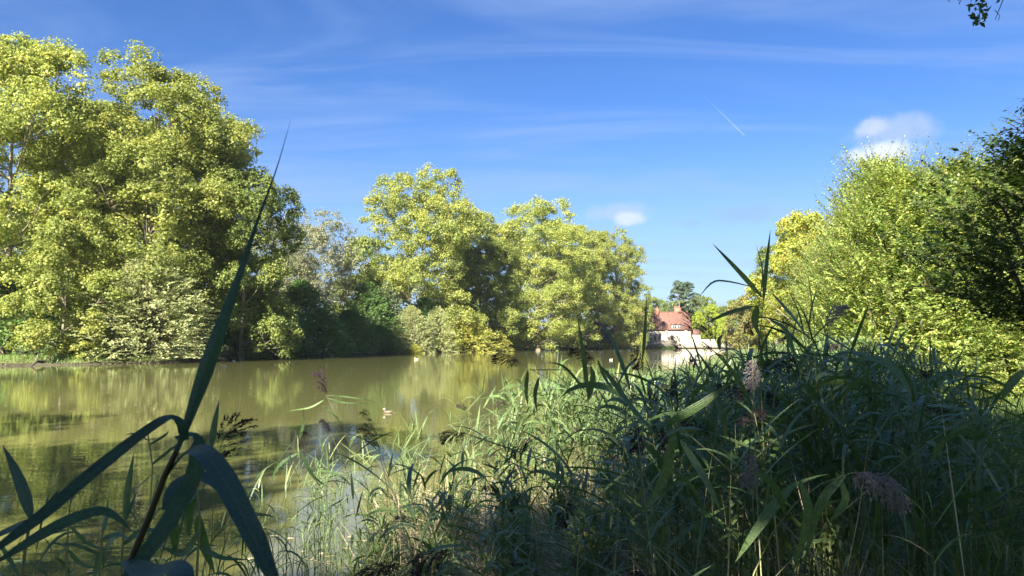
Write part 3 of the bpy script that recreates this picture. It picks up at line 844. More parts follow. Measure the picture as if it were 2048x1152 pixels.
    d = MB(); d.box(xx - .5, -.06, -.6, xx + .5, -.004, 1.9)
    link('door', d.mesh('door', M['door']), e)
    # lower wing
    w2 = MB(); w2.box(x1 + .004, 1.0, zb, x1 + 3.2, 6, 3.6)
    link('wing', w2.mesh('wing', M['whitewash']), e)
    r2 = MB()
    r2.add([(x1 + .05, .7, 3.604), (x1 + 3.4, .7, 3.604), (x1 + 3.4, 6.3, 3.604), (x1 + .05, 6.3, 3.604), (x1 + .05, 3.5, 5.3), (x1 + 3.4, 3.5, 5.3)],
           [(0, 1, 5, 4), (2, 3, 4, 5), (0, 3, 2, 1)], [(1, 2, 5), (0, 4, 3)])
    link('wing_roof', r2.mesh('wing_roof', M['roof']), e)
    return e
house()
k = 236 / F_PX
tw = MB(); tw.box((1268 - 1024) * k, 236, .2, (1352 - 1024) * k, 236.5, 2.35)
t_ = link('terrace_wall', tw.mesh('terrace_wall', M['rubble']), label='low dark rubble wall in front of the manor house windows', cat='wall')
cp_ = MB(); cp_.box((1268 - 1024) * k, 235.93, 2.354, (1352 - 1024) * k, 236.57, 2.47); link('coping', cp_.mesh('coping', M['stone']), t_)
gw = MB(); gw.box((1353 - 1024) * k, 238.4, .2, (1560 - 1024) * k, 238.9, 2.75)
t_ = link('garden_wall', gw.mesh('garden_wall', M['stone']), label='long pale garden wall running right from the manor house', cat='wall')
cp_ = MB(); cp_.box((1353 - 1024) * k, 238.3, 2.754, (1560 - 1024) * k, 239, 2.9); link('coping', cp_.mesh('coping', M['whitewash']), t_)
for i, px in enumerate((1300, 1313, 1327, 1341)):
    copy_thing(S2, gat(px, 235.2), i * 1.1, (.28, .28, .22), 'low dark water plant clump on the bank below the manor terrace wall', 'low plants on the shore below the manor')

# ------------------------------------------------------------------ right-hand hedge and near trees
def leafy_tree(name, seed, H, Rr, mat, label, cat, nshoot=260, nspray=2600, ls=.10, prof=None, nl=15, twig=.75, shootlen=.9, barkmat='bark_dark', spread=(1, 1)):
    """shrubby tree whose twigs carry alternate leaves; long shoots poke out of the outline"""
    rng = np.random.default_rng(seed)
    prof = prof or [(0, .75), (.15, .95), (.4, 1.0), (.65, .88), (.85, .6), (1, .15)]
    n_ = nspray + nshoot
    u_ = rng.uniform(0, 1, n_); a = rng.uniform(0, 2 * np.pi, n_)
    lump = 1 + .17 * np.sin(3 * a + 5 * u_ + seed) + .15 * np.sin(6 * a - 11 * u_) + .08 * np.sin(11 * a + 23 * u_)
    r = Rr * profile_r(prof, u_) * lump * rng.uniform(.45, 1.0, n_)
    r[nspray:] = (Rr * profile_r(prof, u_) * lump)[nspray:] * .95
    u_[nspray:] = .35 + .65 * u_[nspray:] ** .7
    r[nspray:] = (Rr * np.interp(u_, [p[0] for p in prof], [p[1] for p in prof]) * lump)[nspray:] * .9
    base = np.stack([r * np.cos(a), r * np.sin(a), u_ * H], 1)
    out = np.stack([np.cos(a), np.sin(a), .25 + u_ * 1.3], 1) + rng.normal(size=(n_, 3)) * .35
    out[nspray:, 2] += .7
    out = unit(out)
    L = np.full(n_, twig) * rng.uniform(.6, 1.2, n_); L[nspray:] = shootlen * rng.uniform(.5, 1.25, nshoot)
    base -= out * L[:, None] * np.where(np.arange(n_) < nspray, .6, .25)[:, None]
    t = np.linspace(.06, 1, nl)[None, :, None]
    cp = base[:, None] + out[:, None] * L[:, None, None] * t
    cp[..., 2] -= .22 * L[:, None] * t[..., 0] ** 2
    tn = out[:, None] + np.array([0, 0, -.44]) * t
    side = unit(np.cross(out, np.array([0, 0, 1.])) + rng.normal(size=(n_, 3)) * .3)
    sgn = np.where(np.arange(nl) % 2 == 0, 1., -1.)[None, :, None]
    dd = side[:, None] * sgn + tn * .7 + np.array([0, 0, -.25]) + rng.normal(size=(n_, nl, 3)) * .22
    nn = np.array([0, 0, 1.]) + out[:, None] * .35 + rng.normal(size=(n_, nl, 3)) * .4
    sz = ls * rng.uniform(.6, 1.2, n_ * nl) * (1.15 - .5 * np.tile(t[0, :, 0], n_))
    v_, q_ = leaves(rng, cp.reshape(-1, 3), dd.reshape(-1, 3), nn.reshape(-1, 3), sz, .55, .07)
    v_ = v_ * np.array([spread[0], spread[1], 1]); v_[:, 2] = np.maximum(v_[:, 2], .02)
    cm = mesh_np(name + '_crown', v_, q_, M[mat])
    mb = MB(); sc_ = np.array([spread[0], spread[1], 1.])
    for i in range(n_):
        if i < nspray and i % 3: continue
        mb.tube(cp[i, [0, nl // 2, nl - 1]] * sc_, [.006, .005, .002], 3)
    for s_ in range(9):
        aa = s_ * .7 + rng.uniform(0, .5); rr_ = Rr * rng.uniform(.25, .7)
        e = np.array([np.cos(aa) * rr_, np.sin(aa) * rr_, H * rng.uniform(.6, .9)]) * sc_
        mb.tube([(np.cos(aa) * .2, np.sin(aa) * .2, -.2), e * .5 + rng.normal(size=3) * .15, e], [.05, .035, .012], 6)
    e = empty(name, (0, 0, 0), label, cat)
    link('trunk' if cat == 'tree' else 'stem', mb.mesh(name + '_wood', M[barkmat], True), e); link('crown', cm, e)
    return e

E1 = leafy_tree('hedge_tree', 201, 6.4, 2.3, 'elm', 'sunlit shrubby tree with arching leafy shoots in the middle of the right hedge', 'tree', nspray=3000, nshoot=220, ls=.115, shootlen=1.3)
put(E1, gat(1800, 19.5), 0, (1.0, 1.0, 1.0))
copy_thing(E1, gat(1765, 23), 2.0, (1.0, 1.0, 1.17), 'shrubby tree behind the left end of the right-shore hedge, with thin upright shoots')
copy_thing(E1, gat(1920, 21), 3.7, (1.1, 1.1, 1.08), 'highest sunlit shrubby tree of the right-shore hedge, behind the dark branches')
copy_thing(E1, gat(2040, 24), 5.1, (1.15, 1.15, 1.12), 'yellow-topped shrubby hedge tree cut by the right edge of the picture')
copy_thing(E1, gat(1715, 31), 1.0, (1.05, 1.05, 1.1), 'lower greener shrub where the hedge meets the yellow tree')
copy_thing(E1, gat(1668, 27), 4.4, (.8, .8, .86), 'smallest shrubby tree, stepping down at the left end of the right-shore hedge')
copy_thing(E1, gat(1880, 30), .3, (1.1, 1.1, 1.2), 'shrubby tree at the back of the hedge')
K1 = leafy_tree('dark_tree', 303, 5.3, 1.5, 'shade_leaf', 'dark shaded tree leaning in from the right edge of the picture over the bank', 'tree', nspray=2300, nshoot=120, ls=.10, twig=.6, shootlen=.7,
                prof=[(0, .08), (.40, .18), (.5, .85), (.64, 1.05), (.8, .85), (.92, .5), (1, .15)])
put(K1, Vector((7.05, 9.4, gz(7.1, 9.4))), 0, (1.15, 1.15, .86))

# big tree over the camera's right shoulder with one twig hanging into the frame
def overhang():
    rng = np.random.default_rng(77)
    base = np.array([4.4, -2.6, .4])
    e = empty('oak_tree', tuple(base), 'oak whose leafy twig hangs into the top right corner of the picture', 'tree')
    blobs = np.array([(rng.normal() * 1.9, rng.normal() * 1.5 - .6, 9.8 + rng.normal() * 1.6, 1.3, 1.3, 1.0) for _ in range(34)])
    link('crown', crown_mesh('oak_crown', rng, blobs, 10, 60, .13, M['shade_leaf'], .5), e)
    mb = MB()
    mb.tube([(0, 0, -.3), (.1, 0, 2), (-.1, .1, 4.5), (0, 0, 8)], [.34, .25, .2, .08], 10)
    for b in blobs[::2]:
        mb.tube([(0, .05, 5.0), b[:3] * .6 + (0, 0, 2.2), b[:3]], [.09, .06, .02], 5)
    for (a, b_, Yt, r_) in (((1968, -60), (1957, 38), 5.0, .006), ((2010, -40), (1990, 40), 5.0, .004)):
        t0, t1 = np.array(P(*a, Yt)) - base, np.array(P(*b_, Yt)) - base
        mid_ = (t0 + t1) / 2 + np.array([.02, 0, 0])
        mb.tube([(0, .05, 5.2), (-1.3, 4.2, 6.3), t0 + (.1, -.3, .5), t0], [.05, .03, .012, r_], 6)
        mb.tube([t0, mid_, t1], [r_, r_ * .8, r_ * .5], 5)
    tp = np.array(P(1990, 20, 5)) - base
    mb.tube([tp, np.array(P(2000, 32, 5)) - base, np.array(P(1996, 42, 5)) - base], [.003, .0025, .002], 4)
    link('trunk', mb.mesh('oak_trunk', M['bark_dark'], True), e)
    # leaves of the hanging twig, one by one
    lv, lq = leaves(rng, np.zeros((1, 3)), np.array([[0, 0, 1.]]), np.array([[0, 1., 0]]), np.array([.06]), .5, .12)
    lm = mesh_np('twig_leaf', lv, lq, M['shade_leaf'])
    for i in range(95):
        u_ = rng.uniform(0, 1)
        px = 1957 + rng.normal() * (26 * (1 - u_) + 4); py = -30 + u_ * 74
        if py > 30 and abs(px - 1957) > 9: continue
        o = link('leaf', lm, e)
        p = P(px, py, 5 + rng.normal() * .05)
        o.location = p - Vector(base)
        o.rotation_euler = (rng.normal() * .9 + 2.6, rng.normal() * .9, rng.uniform(0, 6.28))
        s_ = rng.uniform(.55, 1.0); o.scale = (s_, s_, s_)
    return e
overhang()

# trees behind the camera whose shade lies on the near water and reeds
SH = tree_proto('near_bank_tree', 403, 19.5, 6.0, 'plane_green', nb=46, bsize=.12, ncl=12, nlf=60, ls=.36, z0=.12, csize=.95, prof=[(0, .8), (.4, 1), (.8, 1.0), (.93, .85), (1, .55)], label='', group='trees of the near bank that shade the reeds')
shade = [(-38, -14, 1.05), (-30.5, -12.5, 1.02), (-23.5, -12.0, 1.0), (-17, -12.0, .96), (-14.2, -14.5, .72), (-27, -16, 1.0), (-1.2, -9.5, .74), (4.5, -8, .74), (10, -7, .7), (-47, -16, 1.1), (-24, -19, 1.0), (-34, -19, 1.0), (-18.5, -17, .95)]
for i, (x, y, s_) in enumerate(shade):
    o = SH if i == 0 else copy_thing(SH, (0, 0, 0))
    put(o, (x, y, max(gz(x, y), .2)), i * 1.9, (s_, s_, s_))
    o['label'] = 'broadleaf tree of the near bank, throwing its shade on reeds and near water'

# ------------------------------------------------------------------ reeds
def ribbon(pts, w, side=None, fold=.18, twist=0.0, prof=None, seg=8):
    """one reed blade along pts: pointed, slightly folded, real surface. returns verts, quads"""
    pts = np.asarray(pts, float)
    # Catmull-Rom resample
    t = np.linspace(0, len(pts) - 1, seg + 1)
    ext = np.vstack([2 * pts[0] - pts[1], pts, 2 * pts[-1] - pts[-2]])
    out = []
    for tt in t:
        i = min(int(tt), len(pts) - 2); f = tt - i
        p0, p1, p2, p3 = ext[i], ext[i + 1], ext[i + 2], ext[i + 3]
        out.append(.5 * ((2 * p1) + (-p0 + p2) * f + (2 * p0 - 5 * p1 + 4 * p2 - p3) * f * f + (-p0 + 3 * p1 - 3 * p2 + p3) * f ** 3))
    p = np.array(out); tg = unit(np.gradient(p, axis=0))
    ref = np.array(side if side is not None else (0, 0, 1.), float)
    s_ = unit(np.cross(tg, ref[None]))
    nr = np.cross(s_, tg)
    u_ = np.linspace(0, 1, seg + 1)
    an = twist * u_[:, None]
    s2 = s_ * np.cos(an) + nr * np.sin(an); n2 = np.cross(s2, tg)
    pr = prof or [(0, .30), (.06, .6), (.22, .95), (.4, 1.0), (.65, .78), (.85, .40), (1, .015)]
    ww = w * np.interp(u_, [a for a, _ in pr], [b for _, b in pr])[:, None] / 2
    v_ = np.stack([p - s2 * ww + n2 * ww * fold, p, p + s2 * ww + n2 * ww * fold], 1).reshape(-1, 3)
    q_ = []
    for i in range(seg):
        for j in (0, 1):
            a = i * 3 + j; q_.append((a, a + 1, a + 4, a + 3))
    return v_, np.array(q_)

def blade_uv(me):
    n_ = len(me.vertices); a = me.attributes.new('blade', 'FLOAT', 'POINT')
    a.data.foreach_set('value', np.tile(np.array([-1., 0., 1.], dtype=np.float32), n_ // 3))
    return me

def leaf_arc(base, az, L, a0, bend, n_=6, yaw=0.0):
    """curve leaving base at elevation a0 (rad), bending down by bend in all"""
    pts = [np.array(base, float)]
    for i in range(n_):
        f = (i + .5) / n_
        el = a0 - bend * f ** 1.3; a = az + yaw * f
        pts.append(pts[-1] + L / n_ * np.array([math.cos(a) * math.cos(el), math.sin(a) * math.cos(el), math.sin(el)]))
    return np.array(pts)

def plume_mesh(name, seed, L=.20, n_br=46, mat='plume', full=1.0, droop=1.0):
    """panicle along +X drooping to -Z; origin at its foot"""
    rng = np.random.default_rng(seed); mb = MB()
    t = np.linspace(0, 1, 7)
    rach = np.stack([L * (t - .12 * t ** 2), np.zeros(7), L * (.18 * t - .55 * droop * t ** 2)], 1)
    mb.tube(rach, .0016 * (1 - .8 * t), 4)
    bases, dirs, nrm, sz = [], [], [], []
    for i in range(n_br):
        u_ = (i + .5) / n_br
        b0 = np.array([np.interp(u_, t, rach[:, j]) for j in range(3)])
        l_ = L * full * (.52 * math.sin(math.pi * (.12 + .82 * u_)) ** .8) * rng.uniform(.65, 1.15)
        a = rng.uniform(0, 2 * np.pi)
        d = unit(np.array([.75, math.cos(a) * .75, math.sin(a) * .75]))
        k_ = 5; pts = [b0]
        for j in range(k_):
            d = unit(d + np.array([.04, 0, -.32 * droop])); pts.append(pts[-1] + d * l_ / k_)
        pts = np.array(pts); mb.tube(pts, .00055, 3)
        for j in range(15):
            f = rng.uniform(.25, 1.0); ip = f * k_; ii = min(int(ip), k_ - 1); fr = ip - ii
            bases.append(pts[ii] * (1 - fr) + pts[ii + 1] * fr + rng.normal(size=3) * .0012)
            dirs.append(unit(pts[ii + 1] - pts[ii]) + rng.normal(size=3) * .35); nrm.append(rng.normal(size=3)); sz.append(rng.uniform(.010, .018))
    v_, q_ = leaves(rng, np.array(bases), np.array(dirs), np.array(nrm), np.array(sz), .32, .08)
    mb.add(v_, q_)
    return mb.mesh(name, M[mat])

PLUMES = [plume_mesh('plume_a', 1), plume_mesh('plume_b', 2, n_br=60, full=1.2), plume_mesh('plume_c', 3, mat='plume_pale', n_br=70, full=1.15, droop=1.2),
          plume_mesh('plume_d', 4, n_br=30, full=1.1, droop=.7)]

def stem_mesh(name, pts, r, mat='stalk', sides=6):
    mb = MB(); pts = np.asarray(pts, float); k_ = len(pts)
    mb.tube(pts, r * np.linspace(1, .35, k_), sides)
    return mb.mesh(name, M[mat], True)

def reed_proto(seed, H, nleaf, plume=None, wid=.024, Lf=.42):
    """one reed: stalk, alternate blades, maybe a plume"""
    rng = np.random.default_rng(seed)
    e = empty('reed', (0, 0, 0), '', 'reed')
    lean = rng.uniform(.03, .15); az = rng.uniform(0, 6.28)
    z = np.linspace(0, H, 9); off = lean * H * (z / H) ** 2
    st = np.stack([off * math.cos(az), off * math.sin(az), z], 1)
    link('stem', stem_mesh('reed_stem', st, .0042), e)
    a = rng.uniform(0, 6.28)
    for i in range(nleaf):
        f = .38 + .60 * (i + .5) / nleaf
        b = np.array([np.interp(f * H, z, st[:, j]) for j in range(3)])
        L = Lf * rng.uniform(.75, 1.2) * (1.0 - .35 * abs(f - .6))
        aa = a + (i % 2) * math.pi + rng.normal() * .45
        el = rng.uniform(.35, 1.2); bd = rng.uniform(.15, 1.0) ** 1.3 * 2.3
        v_, q_ = ribbon(leaf_arc(b, aa, L, el, bd, 6, rng.normal() * .4), wid * 1.35 * rng.uniform(.7, 1.25), None, .22, rng.normal() * .9, seg=7)
        me = blade_uv(mesh_np('reed_leaf', v_, q_, M['reed'], True))
        link('leaf', me, e)
    if plume is None:      # closed spear leaf
        v_, q_ = ribbon(leaf_arc(st[-1], az, .3, 1.35, .5, 5), .012, (1, .2, 0), .3, .3, seg=6)
        link('leaf', blade_uv(mesh_np('reed_leaf', v_, q_, M['reed'], True)), e)
    else:
        o = link('plume', PLUMES[plume], e); o.location = st[-1]; o.rotation_euler = (0, -.7, az)
    return e

protos = [reed_proto(500 + i, h, n_, p, w_, l_) for i, (h, n_, p, w_, l_) in enumerate(
    [(1.75, 9, None, .026, .46), (1.55, 9, None, .022, .40), (1.9, 10, None, .027, .48), (1.35, 8, None, .020, .36), (1.7, 8, 0, .024, .42), (1.6, 10, None, .03, .5)])]
OUT = np.array([(480, 960), (560, 905), (700, 845), (850, 808), (1000, 765), (1150, 748), (1300, 742), (1450, 722), (1550, 690), (1650, 668), (1750, 682), (1880, 728), (2048, 800), (2300, 860)], float)
def top_limit(x, y):
    px = 1024 + x / y * F_PX
    return 2.12 + (683 - np.interp(px, OUT[:, 0], OUT[:, 1])) / F_PX * y
XL = [(2.0, .55), (3.5, .35), (4.5, -.6), (5.5, -1.35), (7.5, -1.15), (10, .0), (13, 1.15), (18, 2.6), (26, 4.8), (45, 10.2)]
XR = [(2.0, 1.35), (4, 2.6), (7, 4.3), (12, 6.9), (20, 8.2), (45, 13.5)]
def bed_x(y): return np.interp(y, *zip(*XL)), np.interp(y, *zip(*XR))
rg_ = random.Random(9)
zones = {'shade': ('dark green reed crowded among others in the shaded right part of the reed bed', 'reeds in the shaded right part of the bed'),
         'mid': ('green reed among others in the dappled middle of the reed bed above pale straw', 'reeds in the dappled middle of the bed'),
         'edge': ('slender reed standing at the water edge on the left rim of the reed bed', 'reeds on the watery rim of the bed'),
         'back': ('reed among others in the sunlit back of the bed against the lake', 'reeds in the sunlit back of the bed')}
nput = 0; first = set(range(len(protos)))
while nput < 285:
    y = 3.45 + 8.3 * rg_.random() ** 1.1
    xl, xr = bed_x(y); x = rg_.uniform(xl, xr)
    px = 1024 + x / y * F_PX
    if px > 1930 and rg_.random() < .7: continue
    if px < 1300 and y < 4.2: continue
    if px < 1250 and y > 5.5 and y < 7.5 and rg_.random() < .55: continue
    if 1280 < px and y < 3.9 and rg_.random() < .35: continue
    zone = 'back' if y > 9.5 else 'edge' if x < xl + .35 else 'shade' if px > 1280 else 'mid'
    k_ = rg_.choice([0, 1, 2, 3, 4, 4, 4, 5, 5]); g_ = max(gz(x, y), -.1)
    H0 = [1.75, 1.55, 1.9, 1.35, 1.7, 1.6][k_] + .15
    H = min(H0 * rg_.uniform(.75, 1.12), float(top_limit(x, y)) - g_ + (rg_.uniform(-.12, .10) if rg_.random() < .8 else rg_.uniform(.1, .30)))
    if px < 1280 and y < 8: H = min(H, rg_.uniform(.45, 1.25))
    if H < .4: continue
    s_ = H / H0
    gr = zones[zone][1]
    form = ['tall pointed reed', 'slim pointed reed', 'long-leaved tall reed', 'small short reed', 'reed with a dark plume', 'broad-leaved reed'][k_]
    mark = next(m_ for lim, m_ in ((700, 'on the left rim of the bed'), (900, 'under the swimming brown duck'), (1120, 'over the pale straw'), (1290, 'below the far wood'),
                                   (1420, 'below the manor house'), (1600, 'round the foot of the tallest reed'), (1750, 'below the yellow tree'), (1900, 'below the hedge'), (9999, 'beside the grassy verge')) if px < lim)
    row = 'front' if y < 5 else 'middle' if y < 8 else 'back'
    lb = form + ', ' + row + ' of the bed, ' + mark; gr = 'reeds in the ' + row + ' of the bed'
    args = ((x, y, g_), rg_.uniform(0, 6.28), (max(s_, .72), max(s_, .72), s_))
    tl = (rg_.gauss(0, .10), rg_.gauss(0, .10))
    if k_ in first:
        first.discard(k_); o = put(protos[k_], *args); o.rotation_euler = (tl[0], tl[1], args[1]); tag(o, lb, 'reed', gr)
    else:
        copy_thing(protos[k_], *args, lb, gr, tl)
    nput += 1

# mass of reeds too many to count
def blades_mass(name, rng, base, az, L, a0, bend, w, mat, label, cat, seg=5, z0=None):
    n_ = len(base); t = np.linspace(0, 1, seg + 1)
    p = np.zeros((n_, seg + 1, 3)); p[:, 0] = base
    for i in range(seg):
        f = (i + .5) / seg; el = a0 - bend * f ** 1.3
        p[:, i + 1] = p[:, i] + (L / seg)[:, None] * np.stack([np.cos(az) * np.cos(el), np.sin(az) * np.cos(el), np.sin(el)], 1)
    sdv = np.stack([-np.sin(az), np.cos(az), rng.normal(size=n_) * .5], 1); sdv = unit(sdv)
    pr = np.interp(t, [0, .08, .3, .6, .85, 1], [.35, .7, 1, .8, .4, .03])
    hw = w[:, None] * pr[None] / 2
    v_ = np.stack([p - sdv[:, None] * hw[..., None], p + sdv[:, None] * hw[..., None]], 2).reshape(-1, 3)
    b_ = (np.arange(n_) * (seg + 1) * 2)[:, None, None] + (np.arange(seg) * 2)[None, :, None] + np.array([0, 1, 3, 2])[None, None]
    return v_, b_.reshape(-1, 4)

def reed_mass(name, seed, N, ylo, yhi, hmin, hmax, label, mat='reed', nl=9, lw=.025, ll=.40, xfun=None, pw=1.2, droop=1.):
    rng = np.random.default_rng(seed)
    y = ylo + (yhi - ylo) * rng.uniform(0, 1, N) ** pw
    if xfun is None:
        xl = np.interp(y, *zip(*XL)); xr = np.interp(y, *zip(*XR)); x = xl + (xr - xl) * rng.uniform(0, 1, N)
    else: x, y = xfun(rng, N)
    cx_, cy_ = np.round(x / .55 + .3 * np.sin(y * 3)) * .55, np.round(y / .6 + .3 * np.sin(x * 4)) * .6
    pull = rng.uniform(.2, .75, N); x = x + (cx_ - x) * pull; y = y + (cy_ - y) * pull
    g_ = np.maximum(ground_z(x, y), -.15)
    H = np.minimum(rng.uniform(hmin, hmax, N), top_limit(x, y) - g_ - rng.uniform(.0, .25, N))
    px = 1024 + x / y * F_PX
    H = np.where((px < 1300) & (y < 8) & (px > 700), np.minimum(H, rng.uniform(.3, 1.15, N)), H)
    ok = (H > .25) & ~((px < 1300) & (y < 4.4) & (px > 560))
    x, y, g_, H = x[ok], y[ok], g_[ok], H[ok]; N = len(x)
    la = rng.uniform(0, 6.28, N); lean = np.abs(rng.normal(size=N)) * .14
    tip = np.stack([np.cos(la) * lean * H, np.sin(la) * lean * H, H], 1); b0 = np.stack([x, y, g_], 1)
    mb = MB()
    # stalks: three-sided
    t3 = np.array([0, .5, 1.]); an = np.arange(3) * 2.094
    pc = b0[:, None] + np.stack([tip[:, None, 0] * t3 ** 2, tip[:, None, 1] * t3 ** 2, tip[:, None, 2] * t3], 2)
    rad = .0035 * np.array([1, .8, .35])
    v_ = pc[:, :, None] + rad[None, :, None, None] * np.stack([np.cos(an), np.sin(an), 0 * an], 1)[None, None]
    bi = (np.arange(N) * 9)[:, None, None, None] + (np.arange(2) * 3)[None, :, None, None]
    j = np.arange(3)[None, None, :, None]
    q_ = bi + np.concatenate([j, (j + 1) % 3, 3 + (j + 1) % 3, 3 + j], 3)
    mb.add(v_.reshape(-1, 3), q_.reshape(-1, 4))
    f = rng.uniform(.36, 1.0, (N, nl)); f[:, -1] = 1.0
    bb = b0[:, None] + np.stack([tip[:, None, 0] * f ** 2, tip[:, None, 1] * f ** 2, tip[:, None, 2] * f], 2)
    az = rng.uniform(0, 6.28, (N, nl)); L = ll * rng.uniform(.6, 1.2, (N, nl)) * np.clip(H / 1.4, .5, 1)[:, None]
    v2, q2 = blades_mass('', rng, bb.reshape(-1, 3), az.ravel(), L.ravel(), rng.uniform(.3, 1.35, N * nl), rng.uniform(0, 1, N * nl) ** 1.6 * 2.3 * droop, lw * rng.uniform(.6, 1.2, N * nl), None, None, None)
    mb.add(v2, q2)
    link(name, mb.mesh(name, M[mat], False), kind='stuff', label=label, cat='reeds')

reed_mass('reeds', 31, 750, 3.7, 12, .9, 1.9, 'dense green reed leaves and stalks filling the near reed bed')
reed_mass('reeds', 32, 1500, 9, 45, 1.2, 2.1, 'sunlit reeds massed along the right shore farther off', pw=1.4, nl=8, lw=.026)
def rim(rng, N):
    y = rng.uniform(5.2, 10, N); xl = np.interp(y, *zip(*XL)); return xl - np.abs(rng.normal(size=N)) * .42, y
reed_mass('reeds', 33, 150, 5, 10, .7, 1.5, 'thin reeds standing in the water at the rim of the bed', xfun=rim, nl=7, lw=.013, ll=.33)
def verge(rng, N):
    y = rng.uniform(3.0, 11, N); xr = np.interp(y, *zip(*XR)); return xr + rng.uniform(-.5, 2.0, N), y
reed_mass('tall_grass', 34, 1500, 3, 11, .35, 1.1, 'tall dark green grass on the shaded verge at the right', mat='grass', xfun=verge, nl=7, lw=.010, ll=.42)
def leftfew(rng, N):
    y = rng.uniform(3.4, 5.5, N); px = rng.uniform(-60, 560, N); return (px - 1024) / F_PX * y, y
def undergrowth(rng, N):
    y = rng.uniform(4.6, 9.5, N); xl = np.interp(y, *zip(*XL)); xr = np.interp(y, *zip(*XR)); return xl - .1 + (np.minimum(xr, xl + 3.0) - xl) * rng.uniform(0, 1, N), y
reed_mass('undergrowth', 36, 1900, 5, 9, .2, .6, 'short green grass and reed shoots between the dead straw', mat='grass', xfun=undergrowth, nl=6, lw=.010, ll=.30)

# grass on banks
def turf(name, seed, N, xf, h, w, label, mat='grass'):
    rng = np.random.default_rng(seed); x, y = xf(rng, N); z = ground_z(x, y); ok = z > .03
    x, y, z = x[ok], y[ok], z[ok]; n_ = len(x)
    v_, q_ = blades_mass('', rng, np.stack([x, y, z - .01], 1), rng.uniform(0, 6.28, n_), h * rng.uniform(.5, 1.3, n_), rng.uniform(.9, 1.5, n_), rng.uniform(0, 1.2, n_), np.full(n_, w), None, None, None, seg=2)
    link(name, mesh_np(name, v_, q_, M[mat]), kind='stuff', label=label, cat='grass')
turf('grass', 41, 16000, lambda r_, N: (r_.uniform(-62, -30, N), r_.uniform(62, 82, N)), .45, .09, 'rough grass on the low left bank at the water line')
turf('grass', 42, 22000, lambda r_, N: (lambda y: (np.interp(y, *zip(*XR)) + r_.uniform(.2, 1, N) * (2 + y * .25), y))(3 + 30 * r_.uniform(0, 1, N) ** 1.3), .28, .016, 'short grass along the path behind the reeds at the right')
turf('grass', 43, 5000, lambda r_, N: (r_.uniform(-31, -22, N), r_.uniform(108, 135, N)), .5, .16, 'grassy landing in the shaded recess of the far bank')
turf('grass', 44, 9000, lambda r_, N: (r_.uniform(40, 95, N), r_.uniform(234, 250, N)), .5, .25, 'lawn before the manor and its garden wall')

# dead straw
def litter(name, seed, N, label, xf, el=.25, L=(.15, .7), w=.008, zoff=.05):
    rng = np.random.default_rng(seed); x, y = xf(rng, N)
    z = np.maximum(ground_z(x, y), 0) + rng.uniform(.0, zoff, N)
    v_, q_ = blades_mass('', rng, np.stack([x, y, z], 1), rng.normal(size=N) * .9 + 2.6, rng.uniform(*L, N), np.abs(rng.normal(size=N)) * el, rng.uniform(0, .4, N), w * rng.uniform(.5, 1.4, N), None, None, None, seg=2)
    link(name, mesh_np(name, v_, q_, M['straw']), kind='stuff', label=label, cat='straw')
litter('dead_straw', 51, 6500, 'pale dead reed straw lying on the ground in the dappled light', lambda r_, N: (r_.uniform(-1.0, 2.6, N), r_.uniform(4.3, 9.5, N)), zoff=.25)
litter('dead_straw', 52, 900, 'bent pale dead stalks leaning through the middle of the reed bed', lambda r_, N: (r_.uniform(-1.2, 2.2, N), r_.uniform(5, 9.5, N)), el=.9, L=(.5, 1.1), w=.007, zoff=.3)
litter('dead_straw', 53, 420, 'thin bent dead stalks crossing the shaded right part of the reed bed', lambda r_, N: (lambda y: (y * r_.uniform(.2, .62, N), y))(r_.uniform(3.2, 7.5, N)), el=1.1, L=(.6, 1.5), w=.006, zoff=.5)
# ------------------------------------------------------------------ upright bundle of dead reed
def straw_bundle():
    rng = np.random.default_rng(8); b = P(860, 1060, 6.0)
    e = empty('dead_reed_clump', (b.x, b.y, gz(b.x, b.y)), 'upright pale bundle of dead reed leaves leaning left in the sunlit patch', 'reed clump')
    for i in range(26):
        s0 = rng.normal(size=3) * .05; s0[2] = 0
        az = math.pi + rng.normal() * .5
        v_, q_ = ribbon(leaf_arc(s0, az, rng.uniform(.5, 1.15), 1.25 + rng.normal() * .12, rng.uniform(0, .9), 5), rng.uniform(.008, .022), None, .2, rng.normal(), seg=6)
        link('dead_blade', mesh_np('dead_blade', v_, q_, M['straw'], True), e)
straw_bundle()

